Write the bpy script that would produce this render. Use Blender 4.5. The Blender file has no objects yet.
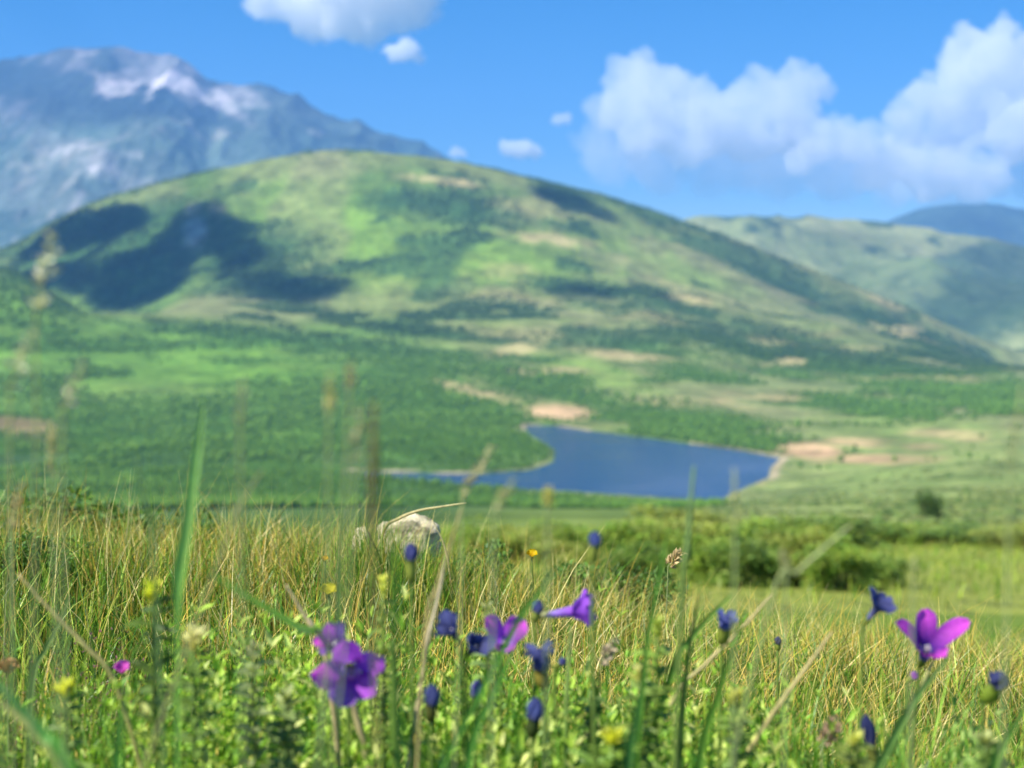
import bpy, bmesh, math, random
import numpy as np
from mathutils import Vector, Matrix, noise as mnoise

R = random.Random(7)
NP = np.random.default_rng(11)
scene = bpy.context.scene
COL = scene.collection

# ------------------------------------------------------------------ camera
W, H = 1024, 768
LENS = 50.0
F = W * LENS / 36.0                       # focal length in pixels
PITCH = math.atan((384 - 300) / F)        # eye level at row 300
CP, SP = math.cos(PITCH), math.sin(PITCH)

def ray(px, py):
    """X/Y and Z/Y of the view line through a picture position."""
    up = (384 - py) / F
    yw = CP + up * SP
    return (px - 512) / F / yw, (up * CP - SP) / yw

def at(px, py, Y):
    u, t = ray(px, py)
    return Vector((u * Y, Y, t * Y))

cam_data = bpy.data.cameras.new("camera")
cam_data.lens = LENS; cam_data.sensor_width = 36.0
cam_data.clip_start = 0.02; cam_data.clip_end = 120000
cam = bpy.data.objects.new("camera", cam_data); COL.objects.link(cam)
cam.location = (0, 0, 0); cam.rotation_euler = (math.pi / 2 - PITCH, 0, 0)
cam_data.dof.use_dof = True
cam_data.dof.focus_distance = 1.75
cam_data.dof.aperture_fstop = 5.7
cam_data.dof.aperture_blades = 0
scene.camera = cam

# ------------------------------------------------------------------ render, sun, sky
SUN_EL, SUN_AZ = math.radians(50), math.radians(-122)   # azimuth from +Y towards +X: left and a little behind
sun_dir = Vector((math.sin(SUN_AZ) * math.cos(SUN_EL), math.cos(SUN_AZ) * math.cos(SUN_EL), math.sin(SUN_EL)))
scene.render.engine = "CYCLES"
cy = scene.cycles
cy.use_denoising = True
cy.max_bounces = 28; cy.diffuse_bounces = 3; cy.glossy_bounces = 3; cy.transmission_bounces = 5
cy.transparent_max_bounces = 16; cy.volume_bounces = 24
cy.sample_clamp_indirect = 6.0
vs = scene.view_settings
scene.display_settings.display_device = "sRGB"
vs.view_transform = "Standard"; vs.look = "None"; vs.gamma = 1.0; vs.use_curve_mapping = False
vs.exposure = 0.95

world = bpy.data.worlds.new("World"); scene.world = world; world.use_nodes = True
wn = world.node_tree.nodes; wl = world.node_tree.links
bg = wn["Background"]
sky = wn.new("ShaderNodeTexSky"); sky.sky_type = "NISHITA"; sky.sun_disc = False
sky.sun_elevation = SUN_EL; sky.sun_rotation = SUN_AZ
sky.altitude = 1500; sky.air_density = 1.0; sky.dust_density = 0.1; sky.ozone_density = 4.0
hs = wn.new("ShaderNodeHueSaturation"); hs.inputs["Saturation"].default_value = 1.45
wl.new(sky.outputs[0], hs.inputs["Color"]); wl.new(hs.outputs[0], bg.inputs[0])
bg.inputs[1].default_value = 0.072

sun = bpy.data.lights.new("sun", "SUN"); sun.energy = 5.0; sun.angle = math.radians(0.5); sun.color = (1.0, 0.95, 0.86)
sun_o = bpy.data.objects.new("sun", sun); COL.objects.link(sun_o)
sun_o.rotation_euler = (-sun_dir).to_track_quat("-Z", "Y").to_euler()
sun_o.location = (0, 0, 50)

# ------------------------------------------------------------------ object helpers
def tag(o, label=None, cat=None, group=None, kind=None):
    if label: o["label"] = label
    if cat: o["category"] = cat
    if group: o["group"] = group
    if kind: o["kind"] = kind
    return o

def empty(name, loc=(0, 0, 0), label=None, cat=None, group=None):
    o = bpy.data.objects.new(name, None); COL.objects.link(o)
    o.location = loc; o.empty_display_size = 0.02
    return tag(o, label, cat, group)

def link(name, me, parent=None, mat=None):
    if mat is not None and not me.materials: me.materials.append(mat)
    o = bpy.data.objects.new(name, me); COL.objects.link(o)
    if parent is not None: o.parent = parent
    return o

def mesh_np(name, verts, faces, col=None, smooth=True):
    """verts (n,3); faces (m,k) constant k; col (n,3) point colours."""
    me = bpy.data.meshes.new(name)
    verts = np.asarray(verts, np.float32); faces = np.asarray(faces, np.int32)
    n, k = faces.shape
    me.vertices.add(len(verts)); me.vertices.foreach_set("co", verts.ravel())
    me.loops.add(n * k); me.loops.foreach_set("vertex_index", faces.ravel())
    me.polygons.add(n)
    me.polygons.foreach_set("loop_start", np.arange(0, n * k, k, dtype=np.int32))
    me.polygons.foreach_set("loop_total", np.full(n, k, np.int32))
    if smooth: me.polygons.foreach_set("use_smooth", np.ones(n, bool))
    me.update(calc_edges=True)
    if col is not None: set_col(me, col)
    return me

def set_col(me, col):
    a = me.color_attributes.new("col", "FLOAT_COLOR", "POINT")
    c = np.ones((len(me.vertices), 4), np.float32); c[:, :3] = col
    a.data.foreach_set("color", c.ravel())

class MB:
    """collects pieces of one part: vertices, faces (any size) and colours."""
    def __init__(s): s.v = []; s.f = []; s.c = []
    def add(s, v, f, c):
        b = len(s.v); s.v += [tuple(p) for p in v]
        s.f += [tuple(b + i for i in q) for q in f]
        if len(c) and not hasattr(c[0], "__len__"): c = [c] * len(v)
        s.c += [tuple(x) for x in c]
    def tube(s, pts, rads, c, seg=6):
        pts = [Vector(p) for p in pts]; n = len(pts)
        V, Fc, Cc = [], [], []
        cs = c if hasattr(c[0], "__len__") else [c] * n
        for i, p in enumerate(pts):
            d = (pts[min(i + 1, n - 1)] - pts[max(i - 1, 0)]).normalized()
            a = d.orthogonal().normalized() if i == 0 else (a - d * a.dot(d)).normalized()
            b = d.cross(a)
            for k in range(seg):
                t = 2 * math.pi * k / seg
                V.append(p + (a * math.cos(t) + b * math.sin(t)) * rads[i]); Cc.append(cs[i])
        for i in range(n - 1):
            for k in range(seg):
                Fc.append((i * seg + k, i * seg + (k + 1) % seg, (i + 1) * seg + (k + 1) % seg, (i + 1) * seg + k))
        Fc.append(tuple(range(seg - 1, -1, -1))); Fc.append(tuple((n - 1) * seg + k for k in range(seg)))
        s.add(V, Fc, Cc)
    def strip(s, pts, widths, c, face=Vector((0, -1, 0)), fold=0.18):
        """a leaf blade: three vertices across, folded along the middle."""
        pts = [Vector(p) for p in pts]; n = len(pts); V, Fc, Cc = [], [], []
        cs = c if hasattr(c[0], "__len__") else [c] * n
        for i, p in enumerate(pts):
            d = (pts[min(i + 1, n - 1)] - pts[max(i - 1, 0)]).normalized()
            side = d.cross(face)
            side = side.normalized() if side.length > 1e-6 else Vector((1, 0, 0))
            nn = side.cross(d).normalized()
            w = widths[i] / 2
            V += [p - side * w + nn * w * fold, p - nn * w * fold, p + side * w + nn * w * fold]
            Cc += [cs[i]] * 3
        for i in range(n - 1):
            a = i * 3; b = a + 3
            Fc += [(a, a + 1, b + 1, b), (a + 1, a + 2, b + 2, b + 1)]
        s.add(V, Fc, Cc)
    def build(s, name, mat, parent=None, smooth=True):
        me = bpy.data.meshes.new(name)
        me.from_pydata(s.v, [], s.f); me.update()
        if smooth: me.polygons.foreach_set("use_smooth", np.ones(len(me.polygons), bool))
        set_col(me, np.array(s.c, np.float32).reshape(-1, 3))
        return link(name, me, parent, mat)

# ------------------------------------------------------------------ noise
def _h(ix, iy, seed):
    n = (ix.astype(np.int64) * 374761393 + iy.astype(np.int64) * 668265263 + seed * 1442695041) & 0xFFFFFFFF
    n = ((n ^ (n >> 13)) * 1274126177) & 0xFFFFFFFF
    n = ((n ^ (n >> 16)) * 2246822519) & 0xFFFFFFFF
    return ((n ^ (n >> 15)) & 0xFFFFFF) / float(0xFFFFFF)
def vnoise(x, y, seed=0):
    ix = np.floor(x); iy = np.floor(y); fx = x - ix; fy = y - iy
    fx = fx * fx * fx * (fx * (fx * 6 - 15) + 10); fy = fy * fy * fy * (fy * (fy * 6 - 15) + 10)
    a = _h(ix, iy, seed); b = _h(ix + 1, iy, seed); c = _h(ix, iy + 1, seed); d = _h(ix + 1, iy + 1, seed)
    return (a * (1 - fx) + b * fx) * (1 - fy) + (c * (1 - fx) + d * fx) * fy
def fbm(x, y, o=5, seed=0, gain=0.5):
    s = np.zeros_like(x, float); a = 1.0; tot = 0
    for i in range(o):
        s += a * vnoise(x * 2 ** i + 17.3 * i, y * 2 ** i - 9.1 * i, seed + i); tot += a; a *= gain
    return s / tot
def ridged(x, y, o=5, seed=0):
    s = np.zeros_like(x, float); a = 1.0; tot = 0
    for i in range(o):
        n = 1 - np.abs(2 * vnoise(x * 2 ** i + 3.7 * i, y * 2 ** i + 8.3 * i, seed + i) - 1)
        s += a * n * n; tot += a; a *= 0.5
    return s / tot
def sstep(a, b, x):
    t = np.clip((x - a) / (b - a), 0, 1); return t * t * (3 - 2 * t)

# ------------------------------------------------------------------ materials
def new_mat(name):
    m = bpy.data.materials.new(name); m.use_nodes = True
    nt = m.node_tree; nt.nodes.clear()
    out = nt.nodes.new("ShaderNodeOutputMaterial")
    return m, nt, out
def N(nt, kind, **kw):
    n = nt.nodes.new(kind)
    for k, v in kw.items(): setattr(n, k, v)
    return n
def mixrgb(nt, blend, fac, a, b):
    n = N(nt, "ShaderNodeMix", data_type="RGBA", blend_type=blend)
    for s, v in ((0, fac), (6, a), (7, b)):
        if isinstance(v, bpy.types.NodeSocket): nt.links.new(v, n.inputs[s])
        else: n.inputs[s].default_value = v if s == 0 else ((*v, 1) if len(v) == 3 else v)
    return n.outputs[2]
def noise_out(nt, scale, detail=4, rough=0.55, vec=None):
    n = N(nt, "ShaderNodeTexNoise"); n.inputs["Scale"].default_value = scale
    n.inputs["Detail"].default_value = detail; n.inputs["Roughness"].default_value = rough
    if vec is None:
        g = N(nt, "ShaderNodeNewGeometry"); vec = g.outputs["Position"]
    nt.links.new(vec, n.inputs["Vector"]); return n.outputs["Fac"]
def ramp(nt, fac, lo, hi, p0=0.3, p1=0.7):
    r = N(nt, "ShaderNodeValToRGB"); e = r.color_ramp.elements
    e[0].position = p0; e[0].color = (*lo, 1); e[1].position = p1; e[1].color = (*hi, 1)
    nt.links.new(fac, r.inputs[0]); return r.outputs[0]

def leaf_mat(name, trans=0.45, rough=0.45, spec=0.35, var_scale=300.0, var=0.25):
    """leaf or petal tissue: reads its own pigment from the mesh, lets light through."""
    m, nt, out = new_mat(name)
    a = N(nt, "ShaderNodeAttribute", attribute_name="col")
    v = ramp(nt, noise_out(nt, var_scale, 3), (1 - var,) * 3, (1 + var,) * 3)
    c = mixrgb(nt, "MULTIPLY", 1.0, a.outputs["Color"], v)
    p = N(nt, "ShaderNodeBsdfPrincipled")
    nt.links.new(c, p.inputs["Base Color"]); p.inputs["Roughness"].default_value = rough
    p.inputs["Specular IOR Level"].default_value = spec
    t = N(nt, "ShaderNodeBsdfTranslucent")
    tc = mixrgb(nt, "MULTIPLY", 1.0, c, (1.25, 1.2, 0.75)) if "petal" not in name else c
    nt.links.new(tc, t.inputs["Color"])
    mx = N(nt, "ShaderNodeMixShader"); mx.inputs[0].default_value = trans
    nt.links.new(p.outputs[0], mx.inputs[1]); nt.links.new(t.outputs[0], mx.inputs[2])
    nt.links.new(mx.outputs[0], out.inputs["Surface"])
    return m
M_GRASS = leaf_mat("grass_blade", 0.28, 0.38, 0.32, 60, 0.22)
M_LEAF = leaf_mat("leaf", 0.34, 0.45, 0.28, 120, 0.3)
M_PETAL = leaf_mat("petal", 0.50, 0.6, 0.15, 420, 0.14)
M_STRAW = leaf_mat("straw", 0.2, 0.6, 0.25, 200, 0.25)
M_CROWN = leaf_mat("crown_leaf", 0.25, 0.6, 0.2, 0.4, 0.35)

def ground_mat(name, scale1, scale2, amt, bump_scale, bump_d):
    m, nt, out = new_mat(name)
    a = N(nt, "ShaderNodeAttribute", attribute_name="col")
    v1 = ramp(nt, noise_out(nt, scale1, 6), (1 - amt,) * 3, (1 + amt,) * 3, 0.3, 0.7)
    v2 = ramp(nt, noise_out(nt, scale2, 4), (1 - amt * .8, 1 - amt * .6, 1 - amt * .8), (1 + amt, 1 + amt * .6, 1 + amt), 0.3, 0.7)
    c = mixrgb(nt, "MULTIPLY", 1.0, mixrgb(nt, "MULTIPLY", 1.0, a.outputs["Color"], v1), v2)
    p = N(nt, "ShaderNodeBsdfPrincipled"); p.inputs["Roughness"].default_value = 0.9
    p.inputs["Specular IOR Level"].default_value = 0.1
    nt.links.new(c, p.inputs["Base Color"])
    b = N(nt, "ShaderNodeBump"); b.inputs["Strength"].default_value = 1.0; b.inputs["Distance"].default_value = bump_d
    nt.links.new(noise_out(nt, bump_scale, 6, 0.65), b.inputs["Height"]); nt.links.new(b.outputs[0], p.inputs["Normal"])
    nt.links.new(p.outputs[0], out.inputs["Surface"])
    return m
M_SOIL = ground_mat("meadow_soil", 12, 90, 0.35, 60, 0.02)
M_VALLEY = ground_mat("valley_cover", 0.016, 0.07, 0.42, 0.10, 3.0)
M_MOUNT = ground_mat("mountain_cover", 0.0025, 0.012, 0.30, 0.008, 30.0)

# ------------------------------------------------------------------ terrain shape
YK_NEAR = [0.2, 0.6, 1.0, 1.5, 2.2, 2.8, 4, 8, 15]
Z_L = [-.46, -.46, -.46, -.46, -.462, -.52, -.85, -2.2, -4.2]
Z_C = [-.46, -.465, -.478, -.50, -.540, -.66, -1.0, -2.4, -4.4]
Z_R = [-.46, -.47, -.50, -.555, -.650, -.80, -1.1, -2.5, -4.4]
YK_FAR = [30, 60, 120, 250, 500, 800, 1000, 1250, 1500, 1800, 2200, 2700, 3200, 3700, 4200, 4800, 5600]
FAR = {   # picture rows of the ground along each view column, nearest to farthest
 -600: [590, 560, 540, 528, 518, 512, 500, 470, 440, 405, 355, 285, 310, 300, 300, 310, 320],
 0:    [588, 556, 536, 524, 514, 508, 497, 468, 440, 408, 352, 267, 300, 272, 251, 262, 285],
 100:  [588, 556, 536, 524, 514, 508, 497, 470, 442, 412, 362, 311, 318, 255, 203, 215, 240],
 200:  [588, 556, 536, 524, 514, 508, 498, 472, 444, 412, 368, 312, 288, 230, 173, 190, 220],
 345:  [588, 556, 536, 522, 512, 507, 500, 472, 446, 414, 370, 322, 280, 214, 149, 170, 210],
 450:  [588, 556, 536, 521, 512, 507, 503, 474, 448, 418, 374, 326, 276, 212, 159, 180, 215],
 560:  [590, 556, 536, 520, 511, 508, 507, 474, 448, 419, 378, 328, 276, 226, 184, 200, 230],
 680:  [591, 556, 536, 518, 511, 508, 507, 474, 447, 416, 378, 330, 286, 249, 221, 235, 255],
 780:  [592, 556, 535, 517, 507, 500, 494, 470, 446, 420, 388, 346, 306, 278, 257, 268, 285],
 900:  [594, 556, 533, 514, 500, 487, 476, 456, 438, 417, 390, 360, 332, 316, 306, 312, 325],
 1024: [596, 556, 531, 511, 495, 478, 465, 443, 424, 405, 385, 369, 359, 353, 350, 355, 362],
 1650: [600, 558, 530, 505, 480, 460, 448, 430, 418, 408, 400, 395, 392, 390, 390, 392, 395]}

def pchip(x, y, xs):
    h = np.diff(x); d = np.diff(y) / h; m = np.zeros_like(y)
    for i in range(1, len(x) - 1):
        if d[i - 1] * d[i] > 0:
            w1 = 2 * h[i] + h[i - 1]; w2 = h[i] + 2 * h[i - 1]
            m[i] = (w1 + w2) / (w1 / d[i - 1] + w2 / d[i])
    m[0] = d[0]; m[-1] = d[-1]
    k = np.clip(np.searchsorted(x, xs) - 1, 0, len(x) - 2)
    t = (xs - x[k]) / h[k]
    return ((2 * t**3 - 3 * t**2 + 1) * y[k] + (t**3 - 2 * t**2 + t) * h[k] * m[k]
            + (-2 * t**3 + 3 * t**2) * y[k + 1] + (t**3 - t**2) * h[k] * m[k + 1])

YK = np.array(YK_NEAR + YK_FAR, float); LYK = np.log(YK)
LF = np.linspace(LYK[0], LYK[-1], 900)
cols_px = np.array(sorted(FAR), float)
cols_u = np.array([ray(p, 420)[0] for p in cols_px])
UF = np.linspace(-0.78, 0.80, 900)
tab = []
for px in sorted(FAR):
    a = np.clip(px / 512.0, -0.4, 2.4)
    zn = []
    for l, c, r in zip(Z_L, Z_C, Z_R):     # smooth sideways blend of the three near profiles
        zn.append(l + (c - l) * min(a, 1) if a <= 1 else c + (r - c) * min(a - 1, 1.4))
    t = [z / y for z, y in zip(zn, YK_NEAR)] + [ray(px, py)[1] for py in FAR[px]]
    tab.append(pchip(LYK, np.array(t), LF))
tab = np.array(tab)
TT = np.array([pchip(cols_u, tab[:, j], UF) for j in range(tab.shape[1])]).T    # (u, Y)

LAKE_Z = -150.0
lake_px = [(524, 425), (560, 426), (592, 431), (640, 437), (700, 445), (745, 451), (782, 458), (772, 468), (770, 478), (748, 487), (722, 500),
           (680, 499), (620, 495), (560, 491), (500, 489), (440, 484), (390, 479), (350, 473.5), (350, 471), (420, 473), (480, 474), (530, 470), (552, 462), (554, 450), (538, 440), (526, 433)]
LAKE = []
for px, py in lake_px:
    u, t = ray(px, py); Y = LAKE_Z / t; LAKE.append((u * Y, Y))
LAKE = np.array(LAKE)
def sdf_lake(x, y):
    d = np.full(x.shape, 1e9); inside = np.zeros(x.shape, bool); n = len(LAKE)
    for i in range(n):
        ax, ay = LAKE[i]; bx, by = LAKE[(i + 1) % n]
        ex, ey = bx - ax, by - ay
        t = np.clip(((x - ax) * ex + (y - ay) * ey) / (ex * ex + ey * ey), 0, 1)
        d = np.minimum(d, np.hypot(x - ax - t * ex, y - ay - t * ey))
        c = ((ay > y) != (by > y)) & (x < (bx - ax) * (y - ay) / (by - ay + 1e-12) + ax)
        inside ^= c
    return np.where(inside, -d, d)

def height(x, y):
    """ground level anywhere on the sheet (vectorised)."""
    x = np.asarray(x, float); y = np.asarray(y, float)
    u = np.clip(x / y, UF[0], UF[-1]); l = np.clip(np.log(y), LF[0], LF[-1])
    fu = (u - UF[0]) / (UF[1] - UF[0]); fl = (l - LF[0]) / (LF[1] - LF[0])
    iu = np.clip(fu.astype(int), 0, len(UF) - 2); il = np.clip(fl.astype(int), 0, len(LF) - 2)
    fu = fu - iu; fl = fl - il
    t = (TT[iu, il] * (1 - fu) + TT[iu + 1, il] * fu) * (1 - fl) + (TT[iu, il + 1] * (1 - fu) + TT[iu + 1, il + 1] * fu) * fl
    z = t * y
    # small relief
    z = z + np.where(y < 25, (fbm(x * 2.2, y * 2.2, 3, 5) - .5) * 0.05 * np.clip(y, 0.6, 4), 0)
    far = sstep(25, 400, y)
    z = z + far * ((fbm(x / 420, y / 420, 4, 21) - .5) * 26 * sstep(400, 2500, y) + (fbm(x / 90, y / 90, 3, 31) - .5) * 7 * sstep(300, 1500, y))
    z = z - far * sstep(2500, 3400, y) * ((1 - ridged(x / 700 + 3, y / 900, 3, 41)) * 46 + (1 - ridged(x / 190 + 5, y / 420, 4, 43)) * 16) * (1 - sstep(3950, 4200, y))
    if np.any(y > 700):
        d = sdf_lake(x, y)
        w = np.exp(-(np.maximum(d, 0) / 70.0) ** 2)
        z = np.where(d > 0, z * (1 - w) + (LAKE_Z + 0.6 + 0.05 * d) * w, LAKE_Z - np.minimum(6, -d * 0.2) + 0.3)
        z = np.where((d > 0) & (y > 900) & (d < 300), np.maximum(z, LAKE_Z + 0.6 + 0.03 * np.minimum(d, 120)), z)
    return z

def gz(x, y): return float(height(np.array([x]), np.array([y]))[0])

def grid_mesh(name, us, ys, zfun):
    U, Y = np.meshgrid(us, ys, indexing="ij"); X = U * Y
    Z = zfun(X, Y)
    nu, ny = U.shape
    idx = np.arange(nu * ny).reshape(nu, ny)
    fc = np.stack([idx[:-1, :-1], idx[1:, :-1], idx[1:, 1:], idx[:-1, 1:]], -1).reshape(-1, 4)
    v = np.stack([X, Y, Z], -1).reshape(-1, 3)
    return v, fc
def project(v):
    """rows and columns of points, used to lay out which plants grow where on the slopes."""
    X, Y, Z = v[:, 0], v[:, 1], v[:, 2]
    d = Y * CP - Z * SP; up = Y * SP + Z * CP
    return 512 + F * X / d, 384 - F * up / d

# near meadow ground
v, fc = grid_mesh("ground", np.linspace(-0.75, 0.78, 420), np.exp(np.linspace(math.log(0.22), math.log(26), 420)), height)
g = fbm(v[:, 0] * 3, v[:, 1] * 3, 4, 3)[:, None]
c = np.array([.03, .035, .012]) * (1 - g) + np.array([.07, .08, .02]) * g
farm = sstep(6, 14, v[:, 1])[:, None]
c = c * (1 - farm) + farm * (np.array([.085, .155, .02]) * (1 - g) + np.array([.16, .235, .035]) * g)
o = link("meadow_ground", mesh_np("meadow_ground", v, fc, c), mat=M_SOIL)
tag(o, "grassy shoulder of the slope in front of the valley", kind="structure")

# valley, lake basin and the big green hill as one sheet
v, fc = grid_mesh("valley", np.linspace(-0.75, 0.78, 900), np.exp(np.linspace(math.log(26), math.log(5600), 620)), height)
PX, PY = project(v)
X, Y = v[:, 0], v[:, 1]
n1 = fbm(X / 160, Y / 160, 5, 51); n2 = fbm(X / 45, Y / 45, 4, 61); n3 = fbm(X / 600, Y / 600, 4, 71)
wob = (fbm(X / 120, Y / 120, 4, 81) - .5)
def ell(cx, cy, rx, ry, rot=0.0, soft=0.55, wobble=1.3):
    a = math.radians(rot); dx, dy = PX - cx, PY - cy
    e = np.hypot((dx * math.cos(a) + dy * math.sin(a)) / rx, (-dx * math.sin(a) + dy * math.cos(a)) / ry)
    return 1 - sstep(1 - soft, 1 + soft, e + wob * wobble)
pale_side = sstep(430, 760, PX)[:, None]
forest = np.zeros(len(v))
for e in [(400, 425, 165, 44, 6), (692, 428, 118, 18, 9), (90, 430, 200, 30, 0), (330, 345, 170, 9, 6), (560, 392, 80, 10, 10),
          (570, 192, 38, 12, 18), (600, 289, 80, 8, 4), (760, 345, 100, 18, 10), (890, 375, 120, 16, 8), (640, 345, 70, 9, 6), (900, 330, 110, 13, 24),
          (440, 205, 70, 18, 5, ), (100, 248, 125, 48, -12), (270, 285, 60, 17, 0), (800, 290, 90, 8, 24), (980, 395, 60, 15, 5), (520, 375, 60, 9, 10),
          (480, 335, 120, 8, 5), (110, 345, 120, 6, 0), (540, 502, 200, 7, 2), (170, 484, 260, 25, 0), (250, 250, 60, 25, 0), (690, 310, 60, 9, 12), (700, 375, 60, 8, 8), (850, 405, 80, 9, 4)]:
    forest = np.maximum(forest, ell(*e))
forest = np.maximum(forest * sstep(0.25, 0.5, n2 * .6 + n1 * .4 + .1), sstep(.54, .64, n1) * .85 * sstep(1400, 2200, Y))
forest *= sstep(620, 900, Y); forest *= 1 - sstep(700, 740, PX) * sstep(478, 486, PY)
bright = np.zeros(len(v))
for e in [(280, 380, 110, 16, 5), (230, 350, 70, 10, 0), (440, 398, 60, 9, 12), (600, 375, 60, 14, 10), (480, 260, 120, 30, 0), (330, 220, 90, 40, 0),
          (500, 320, 60, 8, 0), (40, 300, 60, 18, 10), (660, 270, 90, 25, 15), (900, 430, 100, 18, 4), (930, 480, 130, 30, 0)]:
    bright = np.maximum(bright, ell(*e))
tan = np.zeros(len(v))
for e in [(556, 412, 34, 8, 3), (690, 402, 42, 5, -4), (812, 452, 24, 8, 0), (858, 442, 34, 4, 6), (890, 460, 40, 3, 0), (945, 434, 36, 4, 8), (480, 393, 45, 5, 14),
          (620, 355, 40, 4, 6), (520, 348, 30, 5, -12), (25, 430, 38, 10, 8), (190, 242, 9, 9, 0), (215, 212, 10, 8, 0), (760, 395, 40, 5, 5), (880, 300, 30, 4, 22),
          (540, 370, 40, 3, 0), (430, 180, 60, 4, 6), (545, 240, 40, 5, 5), (700, 300, 40, 4, 12), (790, 362, 12, 3, 0), (910, 330, 14, 6, 0),
          (760, 480, 7, 5, 0), (200, 228, 8, 8, 0)]:
    tan = np.maximum(tan, ell(*e, soft=.45, wobble=2.0))
orange = np.maximum(ell(820, 452, 60, 14), ell(560, 412, 40, 10))[:, None]
tan *= sstep(.36, .56, n2 * .5 + n1 * .5 + .05)
tan = np.maximum(tan, sstep(.60, .72, fbm(X / 230 + 9, Y / 150, 5, 91)) * .55 * sstep(1500, 1900, Y) * sstep(420, 520, PX) * .8)
dl = sdf_lake(X, Y)
for e in [(806, 450, 26, 8), (858, 441, 36, 3.5), (885, 459, 46, 3.5), (935, 433, 40, 3.5), (920, 446, 20, 3)]:
    tan = np.maximum(tan, ell(*e, soft=.5, wobble=1.5) * .95)
forest *= 1 - tan * .9
shore = (1 - sstep(4, 10, dl)) * sstep(-2, 1, dl) * (Y > 900) * np.where((PY > 480) & (PX > 360), .1, np.where(PX > 690, .7, np.where(PY > 462, np.where(PX < 470, .8, .3), np.where((PX < 590) & (PY < 432), .8, .12))))
base = np.array([.06, .135, .020]) * (1 - n1[:, None]) + np.array([.15, .225, .04]) * n1[:, None]
pale = sstep(.42, .62, n3)[:, None] * .6
base = base * (1 - pale) + np.array([.20, .225, .075]) * pale
c = base * (1 - bright[:, None] * .8) + np.array([.15, .27, .03]) * bright[:, None] * .8
c = c * (1 - pale_side * .42) + (np.array([.17, .205, .075]) * (1 - n2[:, None]) + np.array([.27, .27, .115]) * n2[:, None]) * pale_side * .42
lush = (sstep(520, 380, PX) * sstep(300, 340, PY))[:, None] * .6
c = c * (1 - lush) + (np.array([.06, .18, .015]) * (1 - n2[:, None]) + np.array([.15, .30, .03]) * n2[:, None]) * lush
slope = ell(930, 480, 190, 42, -3, .5, .6)[:, None]
c = c * (1 - slope * .7) + (np.array([.10, .18, .04]) * (1 - n2[:, None]) + np.array([.25, .30, .09]) * n2[:, None]) * slope * .7
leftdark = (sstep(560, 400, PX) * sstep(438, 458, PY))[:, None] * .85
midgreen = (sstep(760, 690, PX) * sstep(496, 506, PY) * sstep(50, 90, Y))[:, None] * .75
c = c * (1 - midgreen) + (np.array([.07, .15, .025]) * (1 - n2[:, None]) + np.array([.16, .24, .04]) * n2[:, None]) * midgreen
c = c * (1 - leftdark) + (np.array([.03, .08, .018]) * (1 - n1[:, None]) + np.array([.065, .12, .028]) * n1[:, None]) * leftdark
fr = forest[:, None] * .9; hillf = sstep(2300, 2700, Y)[:, None]
olive = (sstep(.48, .60, fbm(X / 260 + 4, Y / 420, 4, 97)) * sstep(2400, 2800, Y))[:, None] * .4
c = c * (1 - olive) + np.array([.21, .205, .095]) * olive
c = c * (1 - fr) + (np.array([.060, .155, .018]) * (1 - hillf) + np.array([.035, .095, .025]) * hillf) * fr
c = c * (1 - tan[:, None]) + (np.array([.33, .30, .12]) * (1 - orange) + np.array([.48, .34, .17]) * orange) * tan[:, None]
red = ell(25, 430, 45, 12, 8)[:, None]
c = c * (1 - red * .8) + np.array([.15, .12, .045]) * red * .8
rocky = ell(195, 230, 12, 20)[:, None]
c = c * (1 - rocky * .7) + np.array([.45, .40, .33]) * rocky * .7
c = c * (1 - shore[:, None]) + np.array([.42, .34, .22]) * shore[:, None]
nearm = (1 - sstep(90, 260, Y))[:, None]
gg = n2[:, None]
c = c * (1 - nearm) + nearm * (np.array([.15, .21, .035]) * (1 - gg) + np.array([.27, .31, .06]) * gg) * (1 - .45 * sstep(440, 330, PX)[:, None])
VAL_V, VAL_FOREST, VAL_Y, VAL_PX, VAL_PY = v, forest, Y, PX, PY
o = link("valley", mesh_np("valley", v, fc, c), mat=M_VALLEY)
tag(o, "green valley floor rising into a broad rounded hill", kind="structure")

# far base ground so that the land closes to the horizon
me = mesh_np("plain", [(-60000, -20000, -420), (60000, -20000, -420), (60000, 60000, -420), (-60000, 60000, -420)], [(0, 1, 2, 3)], np.tile([.09, .14, .05], (4, 1)))
tag(link("plain", me, mat=M_MOUNT), "lowland under the far mountains", kind="structure")

# water
cx, cyy = LAKE.mean(0)
wv = []
for i in range(len(LAKE)):      # the sheet runs a little under the banks
    p = LAKE[i]; a = LAKE[i - 1]; b = LAKE[(i + 1) % len(LAKE)]
    t = (b - a) / np.linalg.norm(b - a); n = np.array([t[1], -t[0]])
    q = p + n * 10
    if sdf_lake(np.array([q[0]]), np.array([q[1]]))[0] < 0: q = p - n * 10
    wv.append((q[0], q[1], LAKE_Z))
me = bpy.data.meshes.new("lake"); me.from_pydata(wv, [], [tuple(range(len(wv)))]); me.update()
m, nt, out = new_mat("lake_water")
p = N(nt, "ShaderNodeBsdfPrincipled"); p.inputs["Base Color"].default_value = (.003, .040, .135, 1)
p.inputs["Roughness"].default_value = 0.10; p.inputs["IOR"].default_value = 1.33; p.inputs["Specular IOR Level"].default_value = 0.14
b = N(nt, "ShaderNodeBump"); b.inputs["Strength"].default_value = 0.55; b.inputs["Distance"].default_value = 0.5
mp = N(nt, "ShaderNodeMapping"); mp.inputs["Scale"].default_value = (.5, 1.4, 1); gg_ = N(nt, "ShaderNodeNewGeometry"); nt.links.new(gg_.outputs["Position"], mp.inputs[0])
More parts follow.
